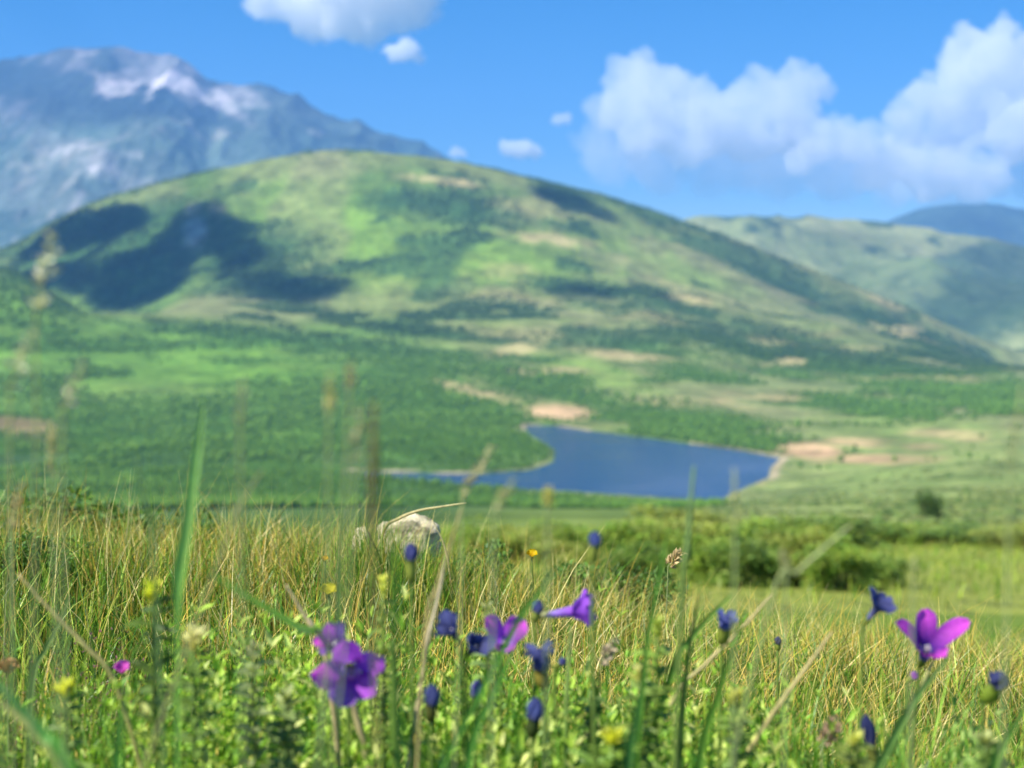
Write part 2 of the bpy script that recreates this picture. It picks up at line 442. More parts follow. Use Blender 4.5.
rr_ = N(nt, "ShaderNodeMapRange"); nt.links.new(noise_out(nt, 0.012, 3, .5), rr_.inputs[0]); rr_.inputs[1].default_value = .35; rr_.inputs[2].default_value = .65; rr_.inputs[3].default_value = .25; rr_.inputs[4].default_value = .8
nt.links.new(rr_.outputs[0], b.inputs["Strength"])          # calm lanes and wind ruffled patches
nt.links.new(noise_out(nt, 0.22, 5, .6, mp.outputs[0]), b.inputs["Height"]); nt.links.new(b.outputs[0], p.inputs["Normal"])
nt.links.new(p.outputs[0], out.inputs["Surface"])
tag(link("lake", me, mat=m), "deep blue mountain lake in the valley", kind="structure")

# ------------------------------------------------------------------ distant mountains
def range_mesh(name, label, sil, Yc, Yn, Yb, base_py, colf, u0, u1, relief, seed, nu=420, ny=220, wl=1600):
    sx = np.array([s[0] for s in sil], float); sy = np.array([s[1] for s in sil], float)
    us = np.linspace(u0, u1, nu); ys = np.concatenate([np.linspace(Yn, Yc, int(ny * .75), endpoint=False), np.linspace(Yc, Yb, ny // 4)])
    pxs = 512 + us * F
    crest = np.interp(pxs, sx, sy)
    k = np.ones(5) / 5; crest = np.convolve(np.pad(crest, 2, mode="edge"), k, "valid")
    tc = -(crest - 300) / F; tb = -(base_py - 300) / F
    U, Y = np.meshgrid(us, ys, indexing="ij"); X = U * Y
    s = np.where(Y <= Yc, (Y - Yn) / (Yc - Yn), 1 - (Y - Yc) / (Yb - Yc))
    prof = np.where(Y <= Yc, s ** 1.15, s)
    zc = (tc * Yc)[:, None]; zb = tb * Yn
    rel = (ridged(X / wl + seed, Y / (wl * 1.4), 6, seed) - .55) * relief * np.sin(np.pi * np.clip(s, 0, 1)) ** 1.1
    rel += (ridged(X / 500 + seed, Y / 900, 4, seed + 9) - .5) * relief * .22 * sstep(0, .4, 1 - np.abs(s - .5))
    jag = (fbm(X / 260, Y * 0 + seed, 4, seed + 3) - .5) * relief * .08
    Z = zb + (zc - zb) * prof + rel + jag * s
    idx = np.arange(U.size).reshape(U.shape)
    fc = np.stack([idx[:-1, :-1], idx[1:, :-1], idx[1:, 1:], idx[:-1, 1:]], -1).reshape(-1, 4)
    v = np.stack([X, Y, Z], -1).reshape(-1, 3)
    PX, PY = project(v)
    c = colf(v, s.reshape(-1), PX, PY)
    o = link(name, mesh_np(name, v, fc, c), mat=M_MOUNT)
    return tag(o, label, kind="structure")

def e2(PX, PY, cx, cy, rx, ry, rot, wob, soft=.5):
    a = math.radians(rot); dx, dy = PX - cx, PY - cy
    e = np.hypot((dx * math.cos(a) + dy * math.sin(a)) / rx, (-dx * math.sin(a) + dy * math.cos(a)) / ry)
    return (1 - sstep(1 - soft, 1 + soft, e + wob * 1.6))[:, None]
def mcol_left(v, s, PX, PY):
    X, Y = v[:, 0], v[:, 1]
    n = fbm(X / 700, Y / 900, 5, 101)[:, None]; w = fbm(X / 350, Y / 500, 5, 111) - .5
    n2 = fbm(X / 120, Y / 180, 4, 131)[:, None]; w = w + (n2[:, 0] - .5) * 1.2
    c = np.array([.02, .042, .042]) * (1 - n) + np.array([.05, .075, .065]) * n
    low = sstep(100, 140, PY + (n[:, 0] - .5) * 60)[:, None]
    c = c * (1 - low) + low * (np.array([.045, .095, .07]) * (1 - n) + np.array([.13, .18, .12]) * n)
    fdark = (sstep(.52, .62, n2) * low) * .75
    c = c * (1 - fdark) + np.array([.035, .075, .05]) * fdark
    pal = sstep(.50, .66, n2 * .6 + n * .4) * low * .55
    pal = pal * (.2 + .8 * sstep(.4, .65, ridged(X / 380, Y / 1300, 5, 143))[:, None])
    c = c * (1 - pal) + np.array([.34, .34, .27]) * pal
    for (a, b, rx, ry, rot, k) in [(162, 66, 44, 18, 18, 1.0), (190, 88, 34, 14, 30, .85), (120, 82, 18, 11, 0, .8), (60, 60, 35, 9, 0, .3), (245, 95, 20, 8, 20, .4), (100, 170, 50, 12, 15, .35), (40, 195, 60, 16, 10, .4), (140, 185, 40, 9, 25, .6), (25, 120, 40, 12, 10, .2), (230, 110, 30, 9, 25, .5), (60, 145, 60, 9, 12, .45)]:
        m = e2(PX, PY, a, b, rx, ry, rot, w) * k * (.25 + .75 * sstep(.38, .62, ridged(X / 420, Y / 1500, 5, 141))[:, None])
        c = c * (1 - m) + np.array([.52, .49, .46]) * m
    return c
range_mesh("mountain", "high rocky mountain with a pale bare summit behind the green hill",
           [(-500, 160), (-200, 100), (-60, 76), (0, 67), (40, 54), (70, 50), (110, 51), (135, 53), (170, 56), (195, 66), (213, 82), (245, 88), (268, 84), (292, 97), (330, 112), (380, 130), (440, 152), (560, 205), (800, 330), (1200, 420)],
           12000, 7200, 15600, 330, mcol_left, -.62, .32, 460, 7, 640, 280, 2200)
def mcol_right(v, s, PX, PY):
    X, Y = v[:, 0], v[:, 1]
    n = fbm(X / 500, Y / 600, 5, 201)[:, None]; n2 = fbm(X / 220, Y / 300, 5, 211)[:, None]; w = n2[:, 0] - .5
    c = np.array([.12, .19, .06]) * (1 - n) + np.array([.30, .31, .14]) * n
    f = sstep(.50, .6, n2)
    f = np.maximum(f, e2(PX, PY, 1010, 290, 90, 40, -15, w)); f = np.maximum(f, e2(PX, PY, 1000, 255, 60, 12, -8, w))
    f = f * .85
    return c * (1 - f) + np.array([.03, .07, .03]) * f
range_mesh("ridge", "lower wooded ridge on the far right side of the valley",
           [(300, 400), (560, 290), (640, 243), (690, 224), (730, 217), (780, 215), (850, 215), (885, 222), (930, 231), (980, 238), (1024, 246), (1300, 265), (1700, 320)],
           6800, 4400, 9000, 372, mcol_right, -.1, .72, 380, 23, 210, 240, 1000)
def mcol_far(v, s, PX, PY):
    n = fbm(v[:, 0] / 600, v[:, 1] / 600, 4, 301)[:, None]
    return np.array([.035, .07, .05]) * (1 - n) + np.array([.06, .10, .06]) * n
range_mesh("far_mountain", "distant blue mountain on the skyline at the right",
           [(500, 330), (780, 262), (850, 240), (885, 222), (915, 210), (950, 204), (990, 205), (1024, 208), (1200, 212), (1500, 260), (1800, 330)],
           13500, 10500, 16000, 300, mcol_far, .02, .75, 220, 31, 260, 120, 1800)

# ------------------------------------------------------------------ forest trees on valley and hill (uncountable: one mass)
def ico(sub=1):
    bm = bmesh.new(); bmesh.ops.create_icosphere(bm, subdivisions=sub, radius=1)
    v = np.array([p.co[:] for p in bm.verts]); f = np.array([[q.index for q in p.verts] for p in bm.faces]); bm.free(); return v, f
iv, if_ = ico(1)
NT = 85000
inview = (VAL_PX > -160) & (VAL_PX < 1180)
prob = VAL_FOREST * np.where(inview, 1, .08) * np.clip(VAL_Y / 1500, .3, 3) ** 0.6
prob = np.where(prob > .2, prob, 0) + .012 * sstep(.52, .62, n2) * (VAL_Y > 350) * (VAL_PX > 720) * (VAL_PY > 400) * (VAL_PY < 472) * inview; prob /= prob.sum()
pick = NP.choice(len(VAL_V), NT, p=prob)
bx = VAL_V[pick, 0] * (1 + NP.normal(0, .0015, NT)) + NP.normal(0, 4, NT)
by = VAL_V[pick, 1] * (1 + NP.normal(0, .003, NT))
ok = sdf_lake(bx, by) > 4
bx, by = bx[ok], by[ok]; n = len(bx); bz = height(bx, by)
hh = NP.uniform(2.0, 5.4, n) * (0.8 + by / 6000) * (.6 + .8 * fbm(bx / 60, by / 60, 3, 407)); ww = hh * NP.uniform(.28, .5, n)
conif = fbm(bx / 200, by / 200, 3, 401) > .5
ww = np.where(conif, ww * .75, ww * 1.1)
vv = iv[None] * (1 + NP.normal(0, .16, (n, len(iv), 1)))
taper = np.where(conif[:, None], 1 - .62 * np.clip((vv[:, :, 2] + 1) / 2, 0, 1), 1.0)
P = np.stack([vv[:, :, 0] * ww[:, None] * taper + bx[:, None], vv[:, :, 1] * ww[:, None] * taper + by[:, None], (vv[:, :, 2] * .5 + .52) * hh[:, None] + bz[:, None]], -1)
fcs = (if_[None] + (np.arange(n) * len(iv))[:, None, None]).reshape(-1, 3)
k = NP.uniform(0, 1, (n, 1)); cc = np.array([.070, .175, .018]) * (1 - k) + np.array([.145, .275, .028]) * k
hl_ = sstep(2300, 2700, by)[:, None]; cc = cc * (1 - hl_) + hl_ * (np.array([.030, .085, .025]) * (1 - k) + np.array([.085, .16, .035]) * k)
me = mesh_np("forest", P.reshape(-1, 3), fcs, np.repeat(cc, len(iv), 0))
tag(link("forest", me, mat=M_CROWN), "dark green woods spread over the valley floor and hill", "forest", kind="stuff")

# rough tussocks and low scrub on the open slope right of the lake
nt_ = 5200; ty = np.exp(NP.uniform(math.log(150), math.log(1150), nt_)); tx = NP.uniform(.13, .45, nt_) * ty
kk = fbm(tx / 40, ty / 90, 4, 431); ok = (kk > .47) & (sdf_lake(tx, ty) > 15); tx, ty = tx[ok], ty[ok]; n = len(tx)
th_ = NP.uniform(.3, 1.0, n) * (.6 + ty / 900); tw = th_ * NP.uniform(.8, 2.0, n); tz = height(tx, ty)
vv = iv[None] * (1 + NP.normal(0, .2, (n, len(iv), 1)))
P = np.stack([vv[:, :, 0] * tw[:, None] + tx[:, None], vv[:, :, 1] * tw[:, None] + ty[:, None], (vv[:, :, 2] * .5 + .35) * th_[:, None] + tz[:, None]], -1)
k = NP.uniform(0, 1, (n, 1)); cc = np.array([.09, .17, .03]) * (1 - k) + np.array([.24, .28, .08]) * k
me = mesh_np("scrub", P.reshape(-1, 3), (if_[None] + (np.arange(n) * len(iv))[:, None, None]).reshape(-1, 3), np.repeat(cc, len(iv), 0))
tag(link("scrub", me, mat=M_CROWN), "rough tussocks and low scrub on the open slope right of the lake", "scrub", kind="stuff")

# ------------------------------------------------------------------ clouds
m, nt, out = new_mat("cloud")
pv = N(nt, "ShaderNodeVolumePrincipled")
pv.inputs["Color"].default_value = (.984, .984, .99, 1); pv.inputs["Density"].default_value = 0.0019; pv.inputs["Anisotropy"].default_value = 0.0
nt.links.new(pv.outputs[0], out.inputs["Volume"])
M_CLOUD = m
def cloud_mat(name, dens):
    m, nt, out = new_mat(name); pv = N(nt, "ShaderNodeVolumePrincipled")
    pv.inputs["Color"].default_value = (.984, .984, .99, 1); pv.inputs["Density"].default_value = dens; pv.inputs["Anisotropy"].default_value = 0.0
    nt.links.new(pv.outputs[0], out.inputs["Volume"]); return m
M_PUFF = cloud_mat("cloud_puff", .007); M_VEIL = cloud_mat("cloud_veil", .0006); M_THICK = cloud_mat("cloud_thick", .019)
bis, bif = ico(3)
def cloud(label, lobes, Y, seed, vox=70, mat=None):
    """lobes: (px, py, radius in px) at distance Y, merged into one billowing body."""
    rr = random.Random(seed); s = Y / F; allv, allf = [], []
    balls = []
    for (px, py, r) in lobes:
        c = at(px, py, Y + rr.uniform(-.6, .6) * r * s)
        balls.append((c, r * s, .8))
        for _ in range(16):
            th = rr.uniform(0, 2 * math.pi); ph = rr.uniform(-.25, 1.3)
            d = Vector((math.cos(th) * math.cos(ph), math.sin(th) * math.cos(ph), math.sin(ph)))
            q = rr.uniform(.22, .48) * r * s
            c2 = c + d * r * s * .85; balls.append((c2, q, .9))
            for _ in range(3):
                d2 = (d + Vector((rr.gauss(0, .7), rr.gauss(0, .7), rr.gauss(0, .5)))).normalized()
                balls.append((c2 + d2 * q * .9, q * rr.uniform(.3, .55), .95))
    b = 0
    for c, r, fl in balls:
        allv.append(bis * r * np.array([1, 1, fl]) + np.array(c)); allf.append(bif + b); b += len(bis)
    me = mesh_np("cloud", np.concatenate(allv), np.concatenate(allf))
    o = bpy.data.objects.new("cloud_tmp", me); COL.objects.link(o)
    md = o.modifiers.new("r", "REMESH"); md.mode = "VOXEL"; md.voxel_size = vox
    dg = bpy.context.evaluated_depsgraph_get()
    m2 = bpy.data.meshes.new_from_object(o.evaluated_get(dg)); m2.name = "cloud"
    bpy.data.objects.remove(o); bpy.data.meshes.remove(me)
    rag = np.median([l[2] for l in lobes]) * s
    co = np.empty(len(m2.vertices) * 3); m2.vertices.foreach_get("co", co); nn = np.empty_like(co); m2.vertices.foreach_get("normal", nn)
    co = co.reshape(-1, 3); nn = nn.reshape(-1, 3); off = np.empty(len(co))
    for i, q in enumerate(co):
        q = Vector(q)
        off[i] = .34 * mnoise.noise(q / (rag * .75)) + .22 * mnoise.noise(q / (rag * .33)) + .13 * mnoise.noise(q / (rag * .15))
    co += nn * (off * rag)[:, None]; m2.vertices.foreach_set("co", co.ravel()); m2.update()
    m2.materials.clear(); m2.materials.append(mat or M_CLOUD)
    o = link("cloud", m2); tag(o, label, "cloud", "fair weather clouds over the mountains")
    return o
CY = 26000
cloud("white cumulus cut off by the top of the picture above the rocky mountain", [(275, 4, 26), (315, 12, 34), (355, 13, 38), (392, 4, 36), (420, -8, 26), (340, -24, 45), (390, -36, 45)], CY, 1, 60)
cloud("small round puff of cloud just below the top cumulus", [(397, 54, 11), (408, 51, 12), (416, 57, 7)], CY - 4000, 2, 30, M_PUFF)
cloud("small flat cloud low in the sky above the right shoulder of the hill", [(508, 149, 9), (521, 150, 11), (534, 152, 8)], CY - 4500, 3, 30, M_PUFF)
cloud("tiny faint wisp of cloud left of the twin headed cumulus", [(557, 121, 6), (566, 120, 6)], CY - 4500, 4, 22, M_PUFF)
cloud("tiny cloud touching the hill skyline beside the rocky mountain's foot", [(455, 153, 6), (462, 154, 5)], CY - 4500, 5, 22, M_PUFF)
cloud("broad white cumulus with two rounded heads over the hill's right slope",
      [(640, 98, 36), (618, 112, 26), (668, 92, 24), (690, 112, 30), (655, 128, 34), (710, 128, 34), (745, 110, 24), (768, 92, 22), (800, 88, 22), (822, 92, 12), (785, 115, 32), (750, 138, 30), (690, 146, 26), (795, 140, 26), (640, 140, 24)], CY, 6, 70)
cloud("towering white cumulus at the right edge of the sky",
      [(990, 62, 36), (962, 78, 28), (1015, 85, 40), (940, 100, 26), (985, 108, 42), (915, 112, 20), (1030, 130, 45), (950, 135, 32), (905, 138, 22)], CY + 500, 7, 70)
cloud("low ragged bank of cloud hanging beneath the right hand cumulus",
      [(815, 150, 20), (838, 140, 20), (858, 146, 24), (885, 162, 24), (920, 168, 26), (955, 172, 24), (985, 180, 22), (870, 180, 18), (930, 190, 18), (800, 165, 14), (970, 196, 14)], CY - 600, 8, 60)

cloud("thin pale veil of cloud low over the ridge, under the two big cumulus", [(600, 140, 24), (610, 165, 26), (660, 165, 34), (720, 165, 38), (780, 165, 40), (840, 170, 40), (900, 180, 36), (960, 185, 34), (1000, 170, 34), (1040, 180, 34)], CY + 900, 9, 90, M_VEIL)
# clouds over the hill, above the frame: they lay the dark cloud shadows on its flanks
def shade_cloud(label, px, py, Yg, alt, rx, ry, seed):
    g = at(px, py, Yg); k = (alt - g.z) / sun_dir.z
    c = g + sun_dir * k
    rr = random.Random(seed); lob = []
    allv, allf, b = [], [], 0
    for i in range(17 if rx > 200 else 40):
        a = rr.uniform(0, 2 * math.pi); q = math.sqrt(rr.random())
        r = rr.uniform(.20, .46) * min(rx, ry)
        p = c + Vector((math.cos(a) * q * rx, math.sin(a) * q * ry, rr.uniform(0, .5) * min(rx, ry)))
        allv.append(bis * r * np.array([1, 1, .8]) + np.array(p)); allf.append(bif + b); b += len(bis)
    me = mesh_np("cloud", np.concatenate(allv), np.concatenate(allf))
    o = bpy.data.objects.new("cloud_tmp", me); COL.objects.link(o)
    md = o.modifiers.new("r", "REMESH"); md.mode = "VOXEL"; md.voxel_size = 30
    dg = bpy.context.evaluated_depsgraph_get()
    m2 = bpy.data.meshes.new_from_object(o.evaluated_get(dg)); m2.name = "cloud"
    bpy.data.objects.remove(o); bpy.data.meshes.remove(me)
    m2.materials.clear(); m2.materials.append(M_THICK)
    tag(link("cloud", m2), label, "cloud", "fair weather clouds over the mountains")
shade_cloud("cloud drifting over the hill's left flank, out of frame, shading it", 160, 264, 3600, 2650, 250, 330, 31)
shade_cloud("second cloud over the hill's left flank, out of frame, nearer the spur", 66, 262, 3750, 2650, 250, 360, 36)
shade_cloud("third cloud over the left flank, out of frame, joining the other two's shadows", 112, 256, 3680, 2650, 205, 330, 38)
shade_cloud("cloud above the hill, out of frame, shading the hollow", 280, 282, 3250, 2650, 110, 180, 32)
shade_cloud("flat cloud above the hill's middle, out of frame, laying a thin dark bar", 600, 289, 3150, 2650, 150, 70, 33)
shade_cloud("small cloud above the hill's right shoulder, out of frame, darkening its crest", 560, 192, 4000, 2650, 90, 110, 34)


# ================================================================== the near meadow
DOWN = Vector((0, 0, -1))
def frames(d, n):
    d = d / np.linalg.norm(d, axis=1, keepdims=True)
    s = np.cross(d, n); l = np.linalg.norm(s, axis=1, keepdims=True)
    s = np.where(l > 1e-5, s / np.maximum(l, 1e-6), np.array([1., 0, 0])); return d, s, np.cross(s, d)
T_LEAF = (np.array([(0, 0, 0), (.3, -.5, .10), (.3, 0, 0), (.3, .5, .10), (.62, -.42, .02), (.62, 0, -.08), (.62, .42, .02), (1, 0, -.22)], float),
          [(0, 2, 1, 1), (0, 3, 2, 2), (1, 2, 5, 4), (2, 3, 6, 5), (4, 5, 7, 7), (5, 6, 7, 7)])
def leaves(pos, d, nrm, L, Wd, col, tip=None):
    """many small folded leaves as one mesh: arrays of verts, tris, colours."""
    tv = T_LEAF[0]; tf = np.array([(0, 2, 1), (0, 3, 2), (1, 2, 5), (1, 5, 4), (2, 3, 6), (2, 6, 5), (4, 5, 7), (5, 6, 7)])
    d, s, n = frames(d, nrm)
    L = np.asarray(L)[:, None, None]; Wd = np.asarray(Wd)[:, None, None]
    P = pos[:, None] + d[:, None] * tv[None, :, :1] * L + s[:, None] * tv[None, :, 1:2] * Wd + n[:, None] * tv[None, :, 2:3] * L
    fcs = tf[None] + (np.arange(len(pos)) * 8)[:, None, None]
    return P.reshape(-1, 3), fcs.reshape(-1, 3), np.repeat(col, 8, 0)

def grass(n, y0, y1, u0, u1, hlo, hhi, wlo, whi, cols, lean=.5, dens=None, segs=5, roots=None):
    if roots is None:
        m = n * 4
        y = np.sqrt(NP.uniform(y0 * y0, y1 * y1, m)); u = NP.uniform(u0, u1, m); x = u * y
        k = fbm(x * 5, y * 5, 3, 501); keep = NP.random(m) < .25 + 1.1 * (k - .3)
        if dens is not None: keep &= NP.random(m) < dens(x, y)
        x, y = x[keep][:n], y[keep][:n]
    else: x, y = roots
    n = len(x); z = height(x, y) - .004
    hgt = NP.uniform(hlo, hhi, n) * (0.75 + .5 * fbm(x * 4, y * 4, 3, 511))
    w = NP.uniform(wlo, whi, n)
    az = NP.uniform(0, 2 * np.pi, n); wind = np.array([.14, .03])
    ln = NP.uniform(.1, 1.0, n) ** 1.3 * lean
    lx = np.cos(az) * ln + wind[0] * ln; ly = np.sin(az) * ln + wind[1] * ln
    t = np.linspace(0, 1, segs)[None]
    bend = NP.uniform(1.4, 2.6, n)[:, None]
    px = x[:, None] + lx[:, None] * hgt[:, None] * t ** bend; py = y[:, None] + ly[:, None] * hgt[:, None] * t ** bend
    droop = NP.uniform(0, .35, n)[:, None] * np.hypot(lx, ly)[:, None]
    pz = z[:, None] + hgt[:, None] * (t - droop * t ** 3)
    fa = NP.uniform(0, 2 * np.pi, n); sx = np.cos(fa)[:, None]; sy = np.sin(fa)[:, None]
    wp = w[:, None] * (1 - t ** 1.6 * .9) / 2
    A = np.stack([px - sx * wp, py - sy * wp, pz], -1); B = np.stack([px + sx * wp, py + sy * wp, pz], -1)
    V = np.stack([A, B], 2).reshape(-1, 3)
    b = (np.arange(n) * segs * 2)[:, None]; k = np.arange(segs - 1)[None] * 2
    fcs = np.stack([b + k, b + k + 1, b + k + 3, b + k + 2], -1).reshape(-1, 4)
    pal, wts = cols; pal = np.array(pal)
    ci = NP.choice(len(pal), n, p=np.array(wts) / sum(wts)) if not callable(wts) else wts(x, y)
    c = pal[ci] * NP.uniform(.5, 1.45, (n, 1))
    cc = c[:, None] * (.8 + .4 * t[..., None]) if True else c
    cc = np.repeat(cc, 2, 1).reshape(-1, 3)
    return V, fcs, cc
def join(parts):
    V, Fc, C, b = [], [], [], 0
    for v, f, c in parts: V.append(v); Fc.append(f + b); C.append(c); b += len(v)
    return np.concatenate(V), np.concatenate(Fc), np.concatenate(C)

G_DK, G_MD, G_YL, STRAW, GOLD, PALE = (.055, .15, .015), (.17, .33, .03), (.35, .45, .05), (.60, .47, .12), (.56, .38, .06), (.70, .60, .25)
PAL = [G_DK, G_MD, G_YL, STRAW, GOLD, PALE]
def straw_mix(x, y):
    u = x / y; n = fbm(x * 3.2, y * 3.2, 3, 521)
    s = .06 + .20 * sstep(1.3, 1.9, y) + .03 * sstep(.0, .25, u) + .9 * (n - .5)
    s = s + .12 * np.exp(-((u + .2) / .08) ** 2) * sstep(1.6, 2, y)
    s = s - .2 * (1 - sstep(.9, 1.3, y))
    r = NP.random(len(x)); q = NP.random(len(x))
    dry = r < s
    return np.where(dry, np.where(q < .5, 3, np.where(q < .82, 4, 5)), np.where(q < .46, 0, np.where(q < .78, 1, 2)))
crest_thin = lambda x, y: 1 - .5 * sstep(2.8, 4.0, y)
g1 = grass(50000, 1.15, 4.0, -.50, .52, .06, .14, .0016, .0034, (PAL, straw_mix), .75, crest_thin)
g2 = grass(8000, .92, 1.3, -.50, .52, .04, .12, .0014, .0030, (PAL, straw_mix), .7)
g3 = grass(2600, 1.5, 3.0, -.50, .52, .13, .20, .0010, .0018, ([STRAW, GOLD, PALE, G_YL], [4, 3, 3, 2]), .8)
g4 = grass(4200, 1.2, 2.6, -.02, .52, .09, .16, .0009, .0016, ([PALE, STRAW, GOLD], [4, 4, 2]), 1.5)   # matted dry grass on the right
_y = NP.normal(2.22, .08, 1500); _p = NP.normal(400, 55, 1500); _x = (_p - 512) / F * _y
g8 = grass(300, 1.8, 2.45, -.40, .08, .17, .25, .0009, .0017, ([STRAW, GOLD, PALE, G_MD], [3, 3, 3, 2]), .55)   # single straws standing clear of the crest
g9 = grass(420, .95, 1.15, -.40, .40, .12, .23, .003, .0052, ([(.16, .34, .045), (.26, .44, .06), (.10, .24, .03)], [3, 2, 2]), .5)
_y2 = NP.uniform(2.2, 2.34, 600); _x2 = (NP.normal(410, 28, 600) - 512) / F * _y2
g10 = grass(600, 0, 0, 0, 0, .16, .21, .0014, .0026, (PAL, straw_mix), .5, roots=(_x2, _y2))
g6 = grass(1500, 0, 0, 0, 0, .12, .19, .0014, .0026, (PAL, straw_mix), .6, roots=(_x, _y))   # taller tufts round the boulder
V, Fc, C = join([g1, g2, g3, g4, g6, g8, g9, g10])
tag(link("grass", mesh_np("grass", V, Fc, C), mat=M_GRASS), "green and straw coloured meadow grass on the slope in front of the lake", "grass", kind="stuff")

# coarse grass on the meadow beyond the crest
g5 = grass(26000, 27, 130, -.12, .42, .15, .45, .02, .05, ([G_MD, G_YL, (.26, .34, .06), STRAW], [3, 5, 4, 1]), .6, segs=4)
tag(link("meadow_grass", mesh_np("meadow_grass", *g5), mat=M_GRASS), "blurred yellow green grass on the lower meadow below the shrubs", "grass", kind="stuff")

# low leafy ground cover in front
def cover(n, y0, y1, u0, u1, hlo, hhi, Llo, Lhi, pal, wts, pairs=7, keep_out=True):
    y = np.sqrt(NP.uniform(y0 * y0, y1 * y1, n)); u = NP.uniform(u0, u1, n); x = u * y; z = height(x, y)
    if keep_out:
        ok = ~((u < -.255) & (NP.random(n) < .82)); x, y, z, u = x[ok], y[ok], z[ok], u[ok]; n = len(x)
    h = NP.uniform(hlo, hhi, n) * (.6 + .8 * fbm(x * 6, y * 6, 3, 531))
    lean = NP.normal(0, .25, (n, 2)); pc = np.array(pal)[NP.choice(len(pal), n, p=np.array(wts) / sum(wts))]
    P, D, Nn, L, Wd, C = [], [], [], [], [], []
    for k in range(pairs):
        f = (k + .6) / pairs
        base = np.stack([x + lean[:, 0] * h * f * f, y + lean[:, 1] * h * f * f, z + h * f], -1)
        a0 = NP.uniform(0, 2 * np.pi, n)
        for q in range(2):
            a = a0 + q * np.pi + NP.normal(0, .25, n); el = .35 + .9 * f * f + NP.normal(0, .25, n)
            P.append(base); D.append(np.stack([np.cos(a) * np.cos(el), np.sin(a) * np.cos(el), np.sin(el)], -1))
            Nn.append(np.stack([NP.normal(0, .3, n), NP.normal(0, .3, n), np.ones(n)], -1))
            l = NP.uniform(Llo, Lhi, n) * (1.05 - .45 * f); L.append(l); Wd.append(l * NP.uniform(.20, .36, n))
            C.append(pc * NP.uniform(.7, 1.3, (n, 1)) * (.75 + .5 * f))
    return leaves(np.concatenate(P), np.concatenate(D), np.concatenate(Nn), np.concatenate(L), np.concatenate(Wd), np.concatenate(C))
L_PAL = [(.16, .33, .03), (.26, .43, .045), (.38, .50, .08), (.08, .19, .02), (.46, .53, .16)]
c1 = cover(1500, .92, 1.30, -.42, .24, .06, .17, .011, .022, L_PAL, [3, 4, 3, 2, 1])
c2 = cover(700, .82, 1.08, .15, .42, .04, .12, .009, .017, L_PAL, [3, 4, 2, 2, 1])
c3 = cover(1500, 1.1, 1.9, -.42, .1, .03, .07, .006, .012, L_PAL, [4, 4, 1, 3, 0])
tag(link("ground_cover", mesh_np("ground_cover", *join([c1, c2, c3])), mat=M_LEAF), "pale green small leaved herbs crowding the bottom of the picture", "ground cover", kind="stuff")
c5 = cover(420, .93, 1.12, -.40, .16, .13, .23, .015, .028, [(.22, .40, .04), (.34, .50, .06), (.46, .55, .13), (.10, .22, .025), (.54, .58, .18)], [3, 4, 3, 2, 2], 12)
c7 = cover(440, .98, 1.28, -.31, .15, .10, .20, .012, .023, [(.20, .38, .04), (.34, .50, .06), (.46, .55, .13), (.09, .20, .025)], [3, 4, 2, 2], 11)
c8 = cover(160, .98, 1.2, .12, .36, .06, .13, .010, .017, [(.24, .39, .07), (.34, .47, .10)], [3, 4], 9)
c6 = cover(150, .92, 1.05, .16, .42, .10, .19, .012, .022, [(.20, .33, .06), (.30, .42, .09), (.40, .47, .17)], [3, 4, 2], 10)
g7 = grass(2600, .93, 1.25, -.42, .42, .12, .22, .0014, .0034, ([G_MD, G_YL, (.14, .3, .05), STRAW, G_DK], [3, 3, 3, 1, 3]), .45)
tag(link("tall_herbs", mesh_np("tall_herbs", *join([c5, c6, c7, c8])), mat=M_LEAF), "taller leafy herbs with pale green leaves nearest the camera", "ground cover", kind="stuff")
tag(link("fresh_grass", mesh_np("fresh_grass", *g7), mat=M_GRASS), "fresh green grass among the herbs nearest the camera", "grass", kind="stuff")
# thyme patch
c4 = cover(560, .95, 1.45, -.40, -.25, .05, .14, .004, .008, [(.26, .075, .13), (.34, .11, .20), (.18, .07, .07), (.14, .20, .05)], [3, 2, 2, 3], 9, False)
tag(link("thyme", mesh_np("thyme", *c4), mat=M_LEAF), "patch of dark purple thyme low in the grass at the bottom left", "thyme", kind="stuff")

# ------------------------------------------------------------------ flowers
def ring(c, a, b, r, n): return [c + (a * math.cos(2 * math.pi * k / n) + b * math.sin(2 * math.pi * k / n)) * r for k in range(n)]
def lathe(mb, base, axis, prof, cols, n=10, flute=0.0, lob=5, twist=0.0):
    axis = axis.normalized(); a = axis.orthogonal().normalized(); b = axis.cross(a); V, Fc, C = [], [], []
    for i, (s, r) in enumerate(prof):
        for k in range(n):
            th = 2 * math.pi * k / n + twist * s
            rr = r * (1 + flute * math.cos(lob * 2 * math.pi * k / n))
            V.append(base + axis * s + (a * math.cos(th) + b * math.sin(th)) * rr); C.append(cols[i])
    for i in range(len(prof) - 1):
        for k in range(n): Fc.append((i * n + k, i * n + (k + 1) % n, (i + 1) * n + (k + 1) % n, (i + 1) * n + k))
    mb.add(V, Fc, C)
MAG, HOT, VIO, DEEP, BLU, NAVY, PALEB = (.50, .07, .66), (.80, .10, .74), (.40, .11, .74), (.11, .03, .32), (.10, .11, .31), (.05, .06, .17), (.46, .44, .80)
def lerp(a, b, t): return tuple(x + (y - x) * t for x, y in zip(a, b))

